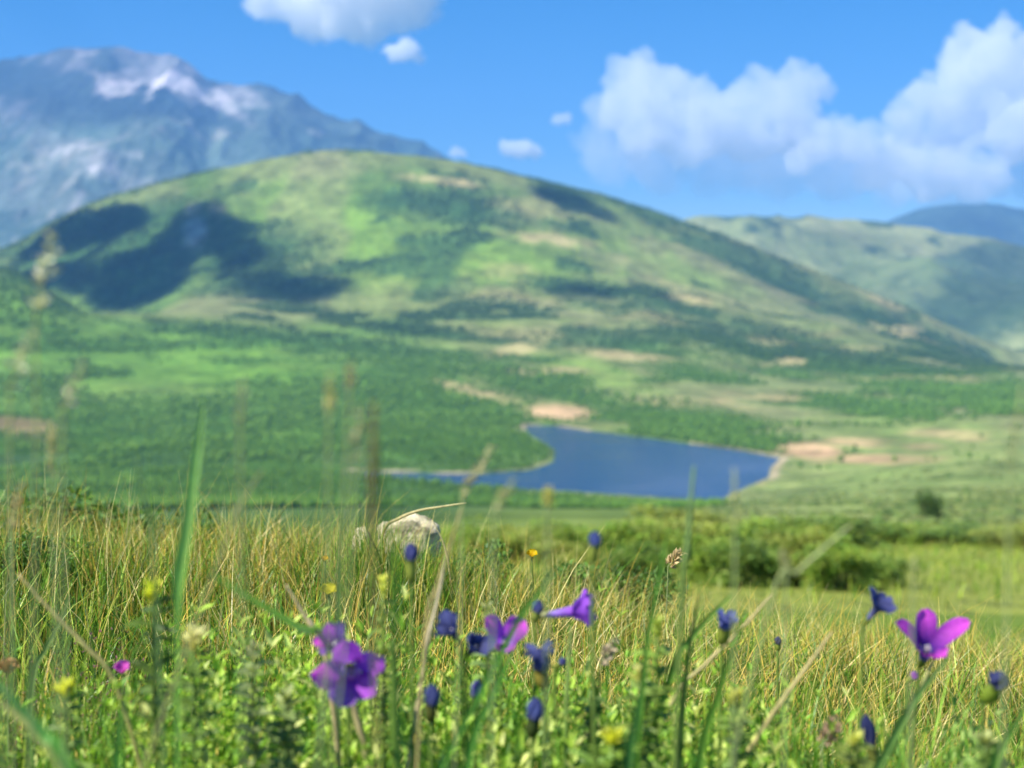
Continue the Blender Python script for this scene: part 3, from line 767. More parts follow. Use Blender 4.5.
def petal(mb, mouth, axis, e, r0, L, Wm, f0, f1, ca, cb, rnd, curl=.25):
    axis = axis.normalized(); t = axis.cross(e).normalized(); ns, nw = 8, 7
    V, Fc, C = [], [], []; p = mouth + e * r0
    wob = [rnd.uniform(-1, 1) for _ in range(6)]
    for i in range(ns):
        s = i / (ns - 1); ang = f0 + (f1 - f0) * s ** .8
        dr = e * math.sin(ang) + axis * math.cos(ang); nr = axis * math.sin(ang) - e * math.cos(ang)
        if i: p = p + dr * (L / (ns - 1))
        w = Wm * (.50 + .50 * math.sin(math.pi * min(1, .12 + .62 * s))) * (1 if s < .72 else math.sqrt(max(.03, 1 - ((s - .72) / .29) ** 2)))
        for k in range(nw):
            q = k / (nw - 1) * 2 - 1
            off = nr * (curl * Wm * q * q * (.3 + .5 * s) + .07 * Wm * math.sin(5 * s + wob[k % 6] * 2 + q * 4) * abs(q))
            V.append(p + t * (w * q / 2) + off)
            C.append(lerp(ca, cb, min(1, s * 1.25) * (1 - .18 * abs(q))))
    for i in range(ns - 1):
        for k in range(nw - 1):
            a = i * nw + k; Fc.append((a, a + 1, a + nw + 1, a + nw))
    mb.add(V, Fc, C)

def stem_to_ground(p, lean=(0, 0), n=9):
    gx, gy = p.x + lean[0], p.y + lean[1]; q = Vector((gx, gy, gz(gx, gy) - .01))
    out = []
    for i in range(n):
        t = i / (n - 1); m = p.lerp(q, t); m.x += (1 - t) * t * lean[0] * -.8; out.append(m)
    return out

def stem_leaf(mb, p, d, L, Wd, c):
    pts = [p + d * L * t + Vector((0, 0, -.35 * L * t * t)) for t in (0, .25, .5, .75, 1)]
    mb.strip(pts, [Wd * .4, Wd, Wd * .95, Wd * .6, Wd * .08], c, Vector((0, -.5, .8)), .25)

def flower(label, px, py, Y, axis, size, nlob, spin, f1, ca, cb, group=None, tube_l=1.0, lean=(0.01, 0.0), calyx_c=(.20, .26, .05), tube_c=(PALEB, VIO), lw=1.0, seed=0, lobes_len=None, cbs=None):
    """an open trumpet flower: px,py is the mouth, size the length of one lobe in metres."""
    rnd = random.Random(seed + int(px)); axis = Vector(axis).normalized(); m = at(px, py, Y)
    r0 = size * .26; TL = size * tube_l
    base = m - axis * TL
    root = empty("gentian_flower", base, label, "flower", group); inv = -base
    def ld(p): return Vector(p) - base
    pts = stem_to_ground(base - axis * size * .15, lean)
    pts = [ld(base)] + [ld(p) for p in pts]
    mb = MB(); mb.tube(pts, [.0009] * 2 + [.0011] * (len(pts) - 2), (.20, .30, .06), 6); mb.build("stem", M_LEAF, root)
    for i in (4, 6):
        for sg in (-1, 1):
            mb = MB(); stem_leaf(mb, pts[i], Vector((sg * rnd.uniform(.5, .9), rnd.uniform(-.5, .3), .5)).normalized(), .028, .006, (.18, .31, .05)); mb.build("leaf", M_LEAF, root)
    mb = MB(); lathe(mb, ld(base - axis * size * .1), axis, [(0, .0012), (size * .06, r0 * .42), (size * .3, r0 * .55), (size * .5, r0 * .62)], [calyx_c] * 4, 10, .12)
    cal = mb.build("calyx", M_LEAF, root)
    zz = Vector((0, .3, 1)); a = (zz - axis * zz.dot(axis)).normalized(); b = axis.cross(a)
    for k in range(5):
        th = 2 * math.pi * k / 5; e = a * math.cos(th) + b * math.sin(th)
        q = ld(base) + axis * size * .38 + e * r0 * .6; mb = MB()
        mb.strip([q, q + (axis * .8 + e * .25) * size * .18, q + (axis * .8 + e * .5) * size * .36], [size * .12, size * .09, .0004], calyx_c, e, .2); mb.build("sepal", M_LEAF, cal)
    mb = MB(); lathe(mb, ld(base), axis, [(0, r0 * .38), (TL * .35, r0 * .5), (TL * .7, r0 * .75), (TL, r0 * 1.02)],
                     [tube_c[0], lerp(*tube_c, .3), lerp(*tube_c, .7), tube_c[1]], 15, .06)
    mb.build("corolla_tube", M_PETAL, root)
    # throat
    for k in range(nlob):
        th = spin + 2 * math.pi * k / nlob; e = a * math.cos(th) + b * math.sin(th)
        ll = size * (lobes_len[k] if lobes_len else rnd.uniform(.9, 1.08))
        mb = MB()
        petal(mb, ld(m), axis, e, r0 * .92, ll, size * .84 * lw * rnd.uniform(.9, 1.08), math.radians(18), f1 + rnd.uniform(-.15, .15), ca,
              cbs[k] if cbs else cb, rnd)
        mb.build("petal", M_PETAL, root)
    for k in range(4):
        mb = MB(); th = spin + 2 * math.pi * (k + .5) / 4; e = a * math.cos(th) + b * math.sin(th)
        p = ld(m); mb.tube([p - axis * TL * .4 + e * r0 * .2, p + axis * size * .05 + e * r0 * .3, p + axis * size * .16 + e * r0 * .28], [.0005, .0006, .0012], (.6, .55, .6), 5); mb.build("stamen", M_PETAL, root)
    return root

def bud(label, px, py, Y, L, wide, axis, col, group=None, lean=(0.005, 0), calyx=(.25, .30, .05), seed=0, half=False, calyx_gap=1.0):
    """a closed bud on its calyx: px,py is the middle of the coloured part."""
    rnd = random.Random(seed + int(px)); axis = Vector(axis).normalized(); m = at(px, py, Y); base = m - axis * L * .5
    root = empty("gentian_bud", base, label, "flower bud", group)
    cb = -axis * L * .9 * calyx_gap
    pts = [cb] + [p - base for p in stem_to_ground(base + cb - axis * L * .12, lean)]
    mb = MB(); mb.tube(pts, [.0010] * 2 + [.0013] * (len(pts) - 2), (.20, .30, .06), 6); mb.build("stem", M_LEAF, root)
    for sg in (-1, 1):
        mb = MB(); stem_leaf(mb, pts[4], Vector((sg * .7, rnd.uniform(-.5, .3), .6)).normalized(), .024, .005, (.18, .31, .05)); mb.build("leaf", M_LEAF, root)
    cl = L * .9 * calyx_gap
    mb = MB(); lathe(mb, cb, axis, [(0, .001), (cl * .12, wide * .30), (cl * .5, wide * .42), (cl * .85, wide * .38), (cl * 1.0, wide * .33)], [lerp(calyx, (.06, .10, .02), .4), calyx, calyx, calyx, lerp(calyx, (.12, .10, .05), .5)], 10, .12)
    cal = mb.build("calyx", M_LEAF, root)
    a = axis.orthogonal().normalized(); b = axis.cross(a)
    for k in range(4):
        mb = MB(); th = 2 * math.pi * k / 4 + .4; e = a * math.cos(th) + b * math.sin(th); q = cb + axis * cl * .85 + e * wide * .38
        mb.strip([q, q + (axis + e * .3) * L * .18, q + (axis + e * .5) * L * .34], [wide * .28, wide * .2, .0004], calyx, e, .2); mb.build("sepal", M_LEAF, cal)
    mb = MB(); lathe(mb, -axis * L * .05, axis, [(0, wide * .30), (L * .25, wide * .46), (L * .5, wide * .5), (L * .75, wide * .40), (L * .95, wide * .2), (L * 1.05, wide * .04)],
                     [lerp(col, PALEB, .35), lerp(col, PALEB, .1), col, lerp(col, NAVY, .4), lerp(col, NAVY, .6), NAVY], 20, .22, 5, 60 * .02 / L)
    mb.build("petal", M_PETAL, root)
    if half:
        for k in range(4):
            th = 2 * math.pi * k / 4; e = a * math.cos(th) + b * math.sin(th); mb = MB()
            petal(mb, axis * L * .55, axis, e, wide * .35, L * .75, wide * .7, .3, 1.5, lerp(col, NAVY, .3), col, rnd, .5); mb.build("petal", M_PETAL, root)
    return root

OG, BG = "open purple gentian flowers in the meadow", "blue gentian buds in the meadow"
# the large one at lower left of centre
flower("largest violet flower with pale throat, standing in the herbs left of centre", 351, 671, .93, (.12, -.86, .05), .0235, 5, .25, 1.12, (.30, .07, .56), MAG, OG, .9, (-.005, .01), tube_c=(PALEB, VIO), lw=.95, seed=3, lobes_len=[1.2, 1.35, .95, .85, 1.15], cbs=[(.56, .09, .74), HOT, (.28, .13, .58), (.50, .11, .72), (.58, .11, .78)])
flower("second flower head, half hidden behind the largest violet flower", 337, 645, .97, (-.35, -.55, .6), .0150, 5, .5, 1.1, DEEP, MAG, OG, .8, (.0, .01), lw=.9, seed=5, cbs=[MAG, HOT, VIO, DEEP, (.15, .06, .4)])
flower("pink magenta flower with two petals spread like butterfly wings, beside the crumpled blue flowers", 504, 644, 1.03, (.14, -.62, .50), .0165, 4, .80, 1.2, VIO, HOT, OG, .7, (.0, .01), tube_c=(VIO, VIO), lw=1.2, seed=8, lobes_len=[1.35, .55, .5, 1.25])
flower("violet trumpet flower seen from the side, tilted to the right, on a pale calyx", 574, 611, 1.05, (.93, -.26, .18), .0165, 5, .3, 1.05, DEEP, VIO, OG, 1.7, (-.012, .01), (.36, .36, .16), (PALEB, VIO), 1.2, 11)
flower("bright magenta flower with three raised petals and a dark throat at right", 927, 650, 1.04, (.06, -.58, .70), .0220, 5, .05, 1.25, DEEP, HOT, OG, .85, (-.03, .01), tube_c=(PALEB, DEEP), lw=.88, seed=13, lobes_len=[1.2, 1.5, .5, .55, 1.55])
flower("drooping blue violet flower left of the bright magenta one, against the far grass", 877, 608, 1.0, (.45, -.35, .75), .0120, 5, .2, 1.35, NAVY, BLU, OG, 1.3, (-.004, .01), tube_c=(PALEB, NAVY), lw=1.15, seed=17)
flower("crumpled dark blue flower, left of a joined pair beside the pink one", 452, 632, 1.0, (-.5, -.35, .7), .0125, 5, .5, 1.0, NAVY, BLU, OG, .9, (.002, .01), tube_c=(BLU, NAVY), lw=1.15, seed=19, lobes_len=[1.2, .8, 1.1, .7, 1.0])
flower("crumpled dark blue flower, right of a joined pair just left of the pink one", 474, 648, 1.0, (.35, -.5, .5), .0125, 5, .9, 1.0, NAVY, BLU, OG, .9, (.0, .01), tube_c=(BLU, NAVY), lw=1.15, seed=23, lobes_len=[.8, 1.25, .9, 1.2, .7])
bud("upright blue bud below the white boulder", 411, 551, .95, .0115, .0085, (0, 0, 1), BLU, BG, (.004, 0), calyx_gap=1.6)
bud("blurred blue bud against the blurred green bushes beyond the crest", 595, 538, .86, .009, .007, (.1, 0, 1), (.10, .14, .40), BG, (.01, 0), calyx_gap=1.4)
bud("blue bud standing over a yellow calyx between the pink and side view flowers", 540, 659, .97, .0155, .0115, (-.12, -.1, 1), BLU, BG, (.004, 0), (.32, .27, .05), half=True)
bud("blue bud on a dark stalk lowest below the side view violet flower", 535, 708, .92, .0145, .0105, (.12, 0, 1), (.09, .12, .34), BG, (.004, 0), (.06, .09, .02))
bud("small half open blue bud over a green calyx, standing before the dry grass", 726, 622, 1.03, .0095, .0105, (.1, -.3, .9), (.14, .16, .46), BG, (-.008, 0), half=True, calyx_gap=1.7)
bud("slim dark navy bud leaning left, low under the drooping blue flower", 868, 729, .97, .023, .009, (-.22, -.1, 1), NAVY, BG, (.012, 0), (.22, .24, .05))
bud("dark navy bud bent over a bulging green calyx near the right edge", 1000, 679, .95, .011, .014, (.35, -.3, .8), NAVY, BG, (-.01, 0), (.20, .28, .03), calyx_gap=1.6)
bud("faint blue bud sunk in a dark calyx right of the largest violet flower", 432, 694, .88, .013, .009, (.05, 0, 1), (.09, .11, .30), BG, (0, 0), (.09, .10, .02))
bud("pale lilac bud under the crumpled pair of blue flowers", 477, 688, .98, .0125, .008, (.1, 0, 1), (.22, .20, .50), BG, (.003, 0), (.14, .17, .04))
bud("small dark blue bud just left of the violet trumpet's calyx", 538, 606, 1.02, .009, .0075, (.2, 0, 1), BLU, BG, (-.002, 0))
bud("tiny purple bud tucked under the bright magenta flower", 915, 675, 1.10, .006, .006, (.6, -.2, .7), MAG, BG, (-.01, 0))
bud("tiny dark blue bud right of the bud with a yellow calyx", 563, 661, 1.06, .006, .0055, (.5, -.2, .5), BLU, BG, (.004, 0))
bud("small grey blue bud in the dry grass right of the half open bud", 778, 640, 1.35, .0075, .006, (0, 0, 1), (.13, .13, .16), BG, (.004, 0))

def round_flower(name, label, cat, px, py, Y, r, npet, col, eye, tilt=(0, -.45, .9), pl=1.0, lean=(.005, 0), cup=.9):
    axis = Vector(tilt).normalized(); m = at(px, py, Y); root = empty(name, m, label, cat); rnd = random.Random(int(px))
    pts = [p - m for p in stem_to_ground(m, lean)]
    mb = MB(); mb.tube(pts, [.0009] + [.0011] * (len(pts) - 1), (.13, .2, .04), 6); mb.build("stem", M_LEAF, root)
    a = axis.orthogonal().normalized(); b = axis.cross(a)
    for k in range(npet):
        th = 2 * math.pi * k / npet; e = a * math.cos(th) + b * math.sin(th); mb = MB()
        petal(mb, Vector((0, 0, 0)), axis, e, r * .1, r * pl, r * .95, .5, cup + .4, lerp(col, eye, .3), col, rnd, .4); mb.build("petal", M_PETAL, root)
    mb = MB(); lathe(mb, Vector((0, 0, 0)), axis, [(-.1 * r, r * .05), (0, r * .2), (r * .15, r * .24), (r * .28, r * .12), (r * .3, .0002)], [eye] * 5, 10); mb.build("flower_centre", M_PETAL, root)
    return root
YEL = (.78, .55, .01)
round_flower("buttercup", "single bright yellow buttercup on the skyline of the grass right of the boulder", "flower", 532, 556, 2.1, .0095, 5, YEL, (.6, .35, .01), lean=(.02, 0))
round_flower("yellow_flower", "small golden flower in the tawny grass left of the white boulder", "flower", 325, 560, 2.0, .006, 5, (.62, .42, .02), (.45, .3, .02))
round_flower("yellow_flower", "tiny yellow flower just above the largest violet flower", "flower", 329, 593, 1.35, .009, 5, (.62, .56, .03), (.4, .4, .03))
round_flower("pink_flower", "small single pink flower beside the purple thyme at lower left", "flower", 123, 672, 1.12, .0085, 5, (.75, .14, .60), (.6, .1, .5), cup=.6)

def herb(label, px, py, Y, hpx, lobes, L, Wd, pal, top=None, cat="wild herb", lean=(.004, 0), toplen=1.0, name="leafy_herb", spread=1.0, dense=1.0):
    """an upright herb: stem, many leaves, and a paler tuft of young leaves on top."""
    m = at(px, py, Y); root = empty(name, m, label, cat); rnd = random.Random(int(px * 7 + py))
    pts = [p - m for p in stem_to_ground(m, lean, 12)]
    mb = MB(); mb.tube(pts, [.0009] + [.0012] * (len(pts) - 1), lerp(pal, (.16, .26, .05), .5), 6); mb.build("stem", M_LEAF, root)
    hl = hpx * Y / F
    nl = int(lobes * dense)
    def tuft(nm, a, b, n, Ls, col, up):
        P, D, Q, LL, WW, C = [], [], [], [], [], []
        for i in range(n):
            f = a + (b - a) * i / max(1, n - 1); z = -f * hl
            th = i * 2.4 + rnd.uniform(-.4, .4); el = up + rnd.uniform(-.25, .35)
            P.append((pts[0].x, pts[0].y, z)); D.append((math.cos(th) * math.cos(el) * spread, math.sin(th) * math.cos(el) * spread, math.sin(el))); Q.append((rnd.gauss(0, .2), rnd.gauss(0, .2) - .4, 1))
            l = Ls * rnd.uniform(.8, 1.25); LL.append(l); WW.append(l * Wd * rnd.uniform(.8, 1.15)); k = rnd.uniform(.75, 1.25); C.append([x * k for x in col])
        v, f_, c = leaves(np.array(P, float), np.array(D, float), np.array(Q, float), np.array(LL), np.array(WW), np.array(C))
        link(nm, mesh_np(nm, v, f_, c), root, M_LEAF)
    tuft("leaves", .12, 1, nl, L, pal, .35)
    if top: tuft("flower_head", -.02, .10, int(14 * toplen), L * .62, top, .95)
    return root
LIME, PALY, HERB = (.60, .64, .10), (.72, .70, .28), (.15, .24, .045)
herb("lime yellow flower head on a stout leafy stalk right of the straw stalk at left", 152, 592, .92, 150, 34, .017, .34, (.10, .16, .03), (.70, .74, .06), toplen=2.4)
herb("pale cupped green flower head left of the blurred pale spike at lower left", 193, 642, .90, 120, 26, .018, .36, HERB, PALY, toplen=2.2)
herb("pale leafy sprig with jagged tips, left of the largest violet flower", 253, 652, .95, 120, 40, .014, .4, (.28, .34, .13), (.42, .45, .22))
herb("yellow green flower head low in the herbs at the far left", 66, 692, .90, 90, 24, .016, .36, HERB, (.72, .74, .05), toplen=2)
herb("slim yellowish sprig with a knobbly top behind the largest violet flower", 383, 584, .98, 170, 46, .009, .5, (.24, .32, .06), (.68, .70, .10), toplen=1.5)
herb("lime green sprout with upturned leaves between the half open bud and the pale tall stalk", 657, 628, .98, 130, 34, .016, .36, (.20, .30, .05), (.36, .44, .07))
herb("yellow green leafy head at the bottom edge right of the lowest blue bud", 612, 742, .86, 60, 26, .018, .4, (.18, .28, .04), (.74, .76, .08), toplen=2.2)
herb("broad leaved lime herb with a pale yellow top, below the lime sprout", 640, 676, .93, 110, 40, .018, .38, (.20, .29, .06), (.46, .46, .12))
herb("pale green herb at the bottom edge under the slim navy bud", 855, 742, .90, 60, 26, .015, .4, (.24, .30, .07), (.50, .52, .12), toplen=1.3)
herb("light green herb with yellow tip in front of the matted dry grass, right of centre", 735, 700, .93, 100, 36, .015, .36, (.17, .26, .05), (.48, .48, .07))
herb("dark green leafy herb right of the lowest blue bud", 590, 690, 1.0, 100, 40, .014, .36, (.10, .19, .035), None)
herb("bushy pale herb at the bottom between the largest violet flower and the thyme", 285, 700, .93, 90, 44, .016, .42, (.22, .30, .09), (.36, .42, .14))
herb("tall grey green leafy herb rising behind the pink magenta flower", 487, 612, 1.1, 150, 44, .014, .38, (.20, .30, .09), (.40, .44, .16))
herb("leafy herb with pale tips in the lower right corner", 985, 742, .88, 60, 30, .016, .42, (.20, .30, .07), (.42, .46, .16))

def spike(label, px0, py0, px1, py1, Y, wpx, col, name="seed_spike", cat="grass seed head", loose=.25, n=90, stem_c=(.34, .40, .16), px_root=None, sw=.9):
    """a seed head between two picture points with grains all round, on a thin stalk down to the ground."""
    a = at(px0, py0, Y); b = at(px1, py1, Y); root = empty(name, b, label, cat); rnd = random.Random(int(px0 * 3 + py0))
    lean = ((px_root - px1) * Y / F, 0) if px_root is not None else ((b.x - a.x) * .8, 0)
    pts = [a - b, (a - b) * .5, Vector((0, 0, 0))] + [p - b for p in stem_to_ground(b, lean)][1:]
    mb = MB(); mb.tube(pts, [.0004, .0005] + [.0007 * sw] * (len(pts) - 2), stem_c, 5); mb.build("stalk", M_STRAW, root)
    wr = wpx * Y / F / 2; P, D, Q, LL, WW, C = [], [], [], [], [], []
    ax = (a - b); Lh = ax.length; ax.normalize(); e1 = ax.orthogonal().normalized(); e2_ = ax.cross(e1)
    for i in range(n):
        f = rnd.random(); th = rnd.uniform(0, 6.283); e = e1 * math.cos(th) + e2_ * math.sin(th)
        clump = .5 + .5 * math.sin(f * 23 + px0) if loose > .4 else 1
        P.append(tuple(ax * (Lh * f) + e * wr * .35 * clump)); D.append(tuple(ax * .8 + e * (.5 + loose))); Q.append((rnd.gauss(0, 1), -1, rnd.gauss(0, 1)))
        l = wr * rnd.uniform(.9, 1.5) * (.55 + .45 * math.sin(math.pi * min(1, f + .15))); LL.append(l); WW.append(l * .42); k = rnd.uniform(.7, 1.25); C.append([x * k for x in col])
    v, f_, c = leaves(np.array(P), np.array(D), np.array(Q), np.array(LL), np.array(WW), np.array(C))
    link("seed_head", mesh_np("seed_head", v, f_, c), root, M_STRAW)
    return root
SEED = (.72, .70, .46)
SG = None
spike("tall loose seed head rising highest at the left edge, before the shaded hillside", 52, 236, 36, 312, .62, 26, SEED, loose=.9, n=34, px_root=-30)
spike("loose pale seed head lower on the leaning stalk at the left edge", 33, 330, 10, 388, .63, 20, SEED, loose=.8, n=26, px_root=-60)
spike("faint brownish seed head right of the tall one at the left edge", 84, 362, 62, 412, .60, 16, (.50, .44, .30), loose=.9, n=20, px_root=40)
spike("upright straw coloured seed head just above the grass at left", 51, 420, 52, 478, .72, 10, (.55, .47, .20), loose=.15, n=70, px_root=50)
spike("brown tinged seed head leaning at the left edge over the leafy shrubs", 22, 480, 12, 530, .85, 11, (.40, .27, .13), loose=.4, n=50, px_root=0)
spike("thin straw seed head in front of the bright valley fields", 331, 374, 329, 414, .60, 10, (.50, .42, .14), loose=.1, n=50, px_root=250)
spike("pale beaded seed head left of the dark brown spike", 360, 405, 356, 462, .62, 15, (.46, .42, .24), loose=.6, n=40, px_root=180)
spike("short reddish seed head above the pale beaded one", 351, 362, 350, 388, .60, 9, (.36, .20, .12), loose=.2, n=40, px_root=160)
spike("tall dark brown blurred spike right of the pale beaded seed head", 374, 402, 372, 530, .56, 9, (.24, .15, .06), "plantain_spike", "plantain", .1, 260, (.20, .18, .06), 425, 1.6)
spike("long pale arching seed head right of the dark brown spike, by the lake's left arm", 494, 446, 462, 492, .78, 11, (.52, .45, .24), loose=.2, n=70, px_root=424)
spike("faint bent seed head in front of the lake's near shore", 514, 478, 494, 512, .66, 10, (.42, .38, .18), loose=.3, n=40, px_root=470)
spike("short yellow seed head against the dark near shore of the lake", 548, 488, 547, 508, .66, 11, (.60, .50, .10), loose=.15, n=50, px_root=545)
spike("loose pale seed head on the skyline at far right, against the bare slope", 1022, 385, 1010, 470, .60, 9, (.30, .26, .12), loose=.5, n=40, px_root=1000)
spike("faint tan seed head beside the slim dark nodding ones, left over valley woods", 243, 378, 240, 425, .57, 11, (.42, .36, .20), loose=.8, n=22, px_root=236)
spike("pale stubby seed head over the blurred bushes right of the lake", 783, 548, 786, 570, .70, 10, (.42, .40, .18), loose=.2, n=40, px_root=788)
spike("thin pale seed head against the lower meadow at right", 914, 556, 913, 590, .70, 9, (.42, .40, .14), loose=.2, n=40, px_root=913)
spike("thin straw seed head standing in front of the lake's right end", 734, 470, 735, 530, .66, 8, (.46, .42, .18), loose=.15, n=50, px_root=736)
spike("dried tan flower spike in the grass right of the bud with a yellow calyx", 616, 640, 600, 664, 1.08, 14, (.45, .36, .24), "dry_flower_head", "dry flower", .5, 60, px_root=590)
spike("withered brown flower cluster at the bottom between dry grass and slim navy bud", 838, 718, 822, 744, 1.0, 18, (.30, .20, .13), "dry_flower_head", "dry flower", .7, 60, px_root=815)
spike("rust brown dried flower head at the left edge above the thyme", 9, 660, 8, 674, 1.12, 18, (.50, .26, .10), "dry_flower_head", "dry flower", .6, 80, px_root=4)
spike("tawny seed head on the grass skyline above the matted dry grass", 682, 552, 668, 566, 1.9, 13, (.55, .42, .20), loose=.4, n=60, px_root=655)

def stalk(label, pts_px, Y, wpx, col, name="tall_grass", cat="blade of grass", root_px=None, flat=True, tipw=.12, Y2=None, thin=None):
    """one single blade or stalk along picture points given from the tip down, then to the ground."""
    Y2 = Y2 or Y; n0 = len(pts_px)
    P = [at(x, y, Y + (Y2 - Y) * i / max(1, n0 - 1)) for i, (x, y) in enumerate(pts_px)]
    last = P[-1]; lx, ly = pts_px[-1]; qx, qy = pts_px[-2]
    g = gz(last.x, Y2) - .01; gpy = 300 - g / Y2 * F
    sl = (root_px - lx) / max(40, 768 - ly) if root_px is not None else (lx - qx) / max(1, ly - qy)
    rx = at(lx + sl * (gpy - ly) * .75, 400, Y2).x; g = gz(rx, Y2) - .01
    P.append(Vector((rx * .55 + last.x * .45, Y2, g + (last.z - g) * .5))); P.append(Vector((rx, Y2, g)))
    # smooth
    Q = []
    for i in range(len(P) - 1):
        p0, p1, p2, p3 = P[max(0, i - 1)], P[i], P[i + 1], P[min(len(P) - 1, i + 2)]
        for k in range(6):
            t = k / 6; Q.append(.5 * (2 * p1 + (p2 - p0) * t + (2 * p0 - 5 * p1 + 4 * p2 - p3) * t * t + (3 * p1 - p0 - 3 * p2 + p3) * t ** 3))
    Q.append(P[-1]); base = Q[-1].copy(); Q = [q - base for q in Q]; n = len(Q)
    w = .82 * wpx * Y / F; mb = MB(); c0 = col if hasattr(col[0], "__len__") else [col, col]
    cs = [lerp(c0[0], c0[1], min(1, i / (n * .6))) for i in range(n)]
    if flat: mb.strip(Q, [w * min(1, tipw + (1 - tipw) * (i / (n * .45)) ** .7) * (1 if thin is None or i < thin * n else max(.3, 1 - (i - thin * n) / n * 9)) for i in range(n)], cs, Vector((.25, -1, .2)), .3)
    else: mb.tube(Q, [w / 2 * min(1, .4 + .6 * i / (n * .4)) for i in range(n)], cs, 7)
    o = mb.build(name, M_GRASS if flat else M_STRAW, None); o.location = base
    return tag(o, label, cat)
GB, GD = (.14, .36, .05), (.10, .26, .035)
stalk("broad upright green blade rising tallest at left over the valley woods", [(204, 398), (196, 460), (186, 530), (177, 615)], .74, 16, [(.36, .60, .18), (.30, .56, .10)], root_px=174, thin=.52)
stalk("blurred green blade slanting down towards the largest violet flower", [(205, 570), (250, 598), (300, 628), (333, 648)], .66, 14, [(.12, .29, .06), GB], root_px=372, Y2=1.04)
stalk("dark green blade crossing the lower left corner above the pale leaf", [(-20, 668), (15, 702), (45, 735), (70, 770)], .66, 16, [(.08, .22, .08), GB], root_px=90)
stalk("pale yellow leaf slanting through the lower left corner", [(-5, 700), (25, 722), (48, 745), (75, 780)], .70, 15, [(.50, .48, .16), (.40, .45, .12)], root_px=110)
stalk("straw coloured stalk slanting across the left of the meadow", [(18, 574), (50, 610), (85, 646), (118, 690)], .98, 6, [(.60, .48, .20), (.40, .38, .12)], "grass_stalk", "grass stalk", 140, False)
stalk("bleached white broken stalk standing left of the crumpled blue flowers", [(446, 560), (438, 598), (428, 640), (420, 690)], .99, 5.5, [(.80, .68, .48), (.60, .50, .28)], "grass_stalk", "grass stalk", 405, False)
stalk("thin straw stalk under the long arching seed head, beside the bleached stalk", [(466, 490), (452, 540), (436, 590), (426, 630)], .85, 4, [(.55, .45, .2), (.5, .4, .16)], "grass_stalk", "grass stalk", 415, False)
stalk("tall pale green stalk with a frayed tip in front of the lake", [(694, 466), (691, 500), (687, 550), (682, 600)], .78, 7.5, [(.22, .36, .14), (.16, .24, .05)], "grass_stalk", "grass stalk", 676, False)
stalk("upright green blade left of the tall pale stalk by the lake", [(668, 530), (660, 570), (652, 612), (644, 668)], .90, 6.5, [(.18, .38, .05), (.14, .32, .04)], root_px=636)
stalk("bright green blade leaning right over the dry grass below the tall stalk", [(732, 594), (708, 618), (688, 642), (672, 670)], .98, 10, [(.22, .38, .06), (.13, .28, .04)], root_px=640)
stalk("dark green blade leaning left with its tip above the violet trumpet", [(562, 560), (548, 580), (528, 606), (512, 632)], .80, 8, [(.12, .28, .045), GB], root_px=430)
stalk("long dark green blade running up right from the lowest blue bud", [(524, 628), (508, 660), (490, 700), (470, 750)], .80, 10, [GB, GB], root_px=462)
stalk("dark green blade right of the lime sprout, leaning right", [(746, 610), (732, 650), (716, 700), (700, 760)], .84, 11, [(.14, .30, .03), (.18, .36, .04)], root_px=697)
stalk("pale green blade slanting up to the bright magenta flower", [(955, 650), (932, 676), (910, 706), (885, 752)], .88, 12, [(.24, .38, .10), (.16, .30, .06)], root_px=862)
stalk("long straw stalk leaning right through the matted dry grass", [(832, 632), (806, 668), (780, 704), (748, 752)], 1.0, 7, [(.56, .45, .2), (.48, .42, .16)], "grass_stalk", "grass stalk", 720, False)
stalk("pale bent stalk slanting right above the crest, over the blurred bushes", [(852, 524), (824, 548), (798, 572), (770, 604)], .72, 5, [(.46, .48, .24), (.3, .36, .12)], "grass_stalk", "grass stalk", 730, False)
stalk("straw stalk crossing behind the half open bud, leaning right", [(772, 594), (742, 628), (706, 664), (672, 702)], 1.05, 5, [(.58, .46, .22), (.44, .4, .16)], "grass_stalk", "grass stalk", 640, False)
stalk("thin green blade with a curved tip left of the boulder", [(341, 508), (340, 540), (339, 580), (338, 640)], 1.0, 6, [(.14, .28, .05), (.09, .2, .03)], root_px=337)
stalk("blurred green stem standing directly right of the tall brown spike", [(377, 430), (382, 480), (388, 530), (394, 600)], .60, 7, [(.08, .20, .05), (.07, .18, .03)], root_px=400)
stalk("stout green stem left of the bleached white stalk", [(391, 640), (393, 680), (394, 720), (396, 770)], .85, 10, [(.16, .26, .04), (.12, .22, .03)], "grass_stalk", "grass stalk", 397, False)
stalk("pale straw stalk lying left of the largest violet flower", [(286, 585), (298, 605), (313, 630), (325, 650)], 1.0, 6, [(.62, .5, .26), (.6, .46, .24)], "grass_stalk", "grass stalk", 340, False)
stalk("short thick buff stalk touching the largest violet flower's top petal", [(309, 620), (318, 634), (330, 648), (342, 664)], .98, 9, [(.66, .52, .34), (.5, .42, .2)], "grass_stalk", "grass stalk", 372, False)
stalk("blurred green blade at the bottom left, left of the pale cupped head", [(122, 700), (120, 720), (118, 745), (116, 775)], .68, 13, [(.12, .28, .06), GB], root_px=114)
stalk("wide green blade at the bottom below the lime sprout", [(640, 690), (636, 715), (630, 742), (626, 775)], .82, 12, [(.10, .26, .05), (.07, .2, .04)], root_px=620)
stalk("green stem rising beside the violet trumpet's calyx", [(571, 628), (569, 660), (567, 700), (566, 750)], 1.0, 7, [(.30, .38, .12), (.16, .28, .05)], "grass_stalk", "grass stalk", 566, False)
stalk("thin dark stalk standing right of the lime sprout before the dry grass", [(700, 590), (693, 625), (687, 665), (683, 710)], .96, 7, [(.08, .12, .03), (.08, .16, .03)], root_px=680)
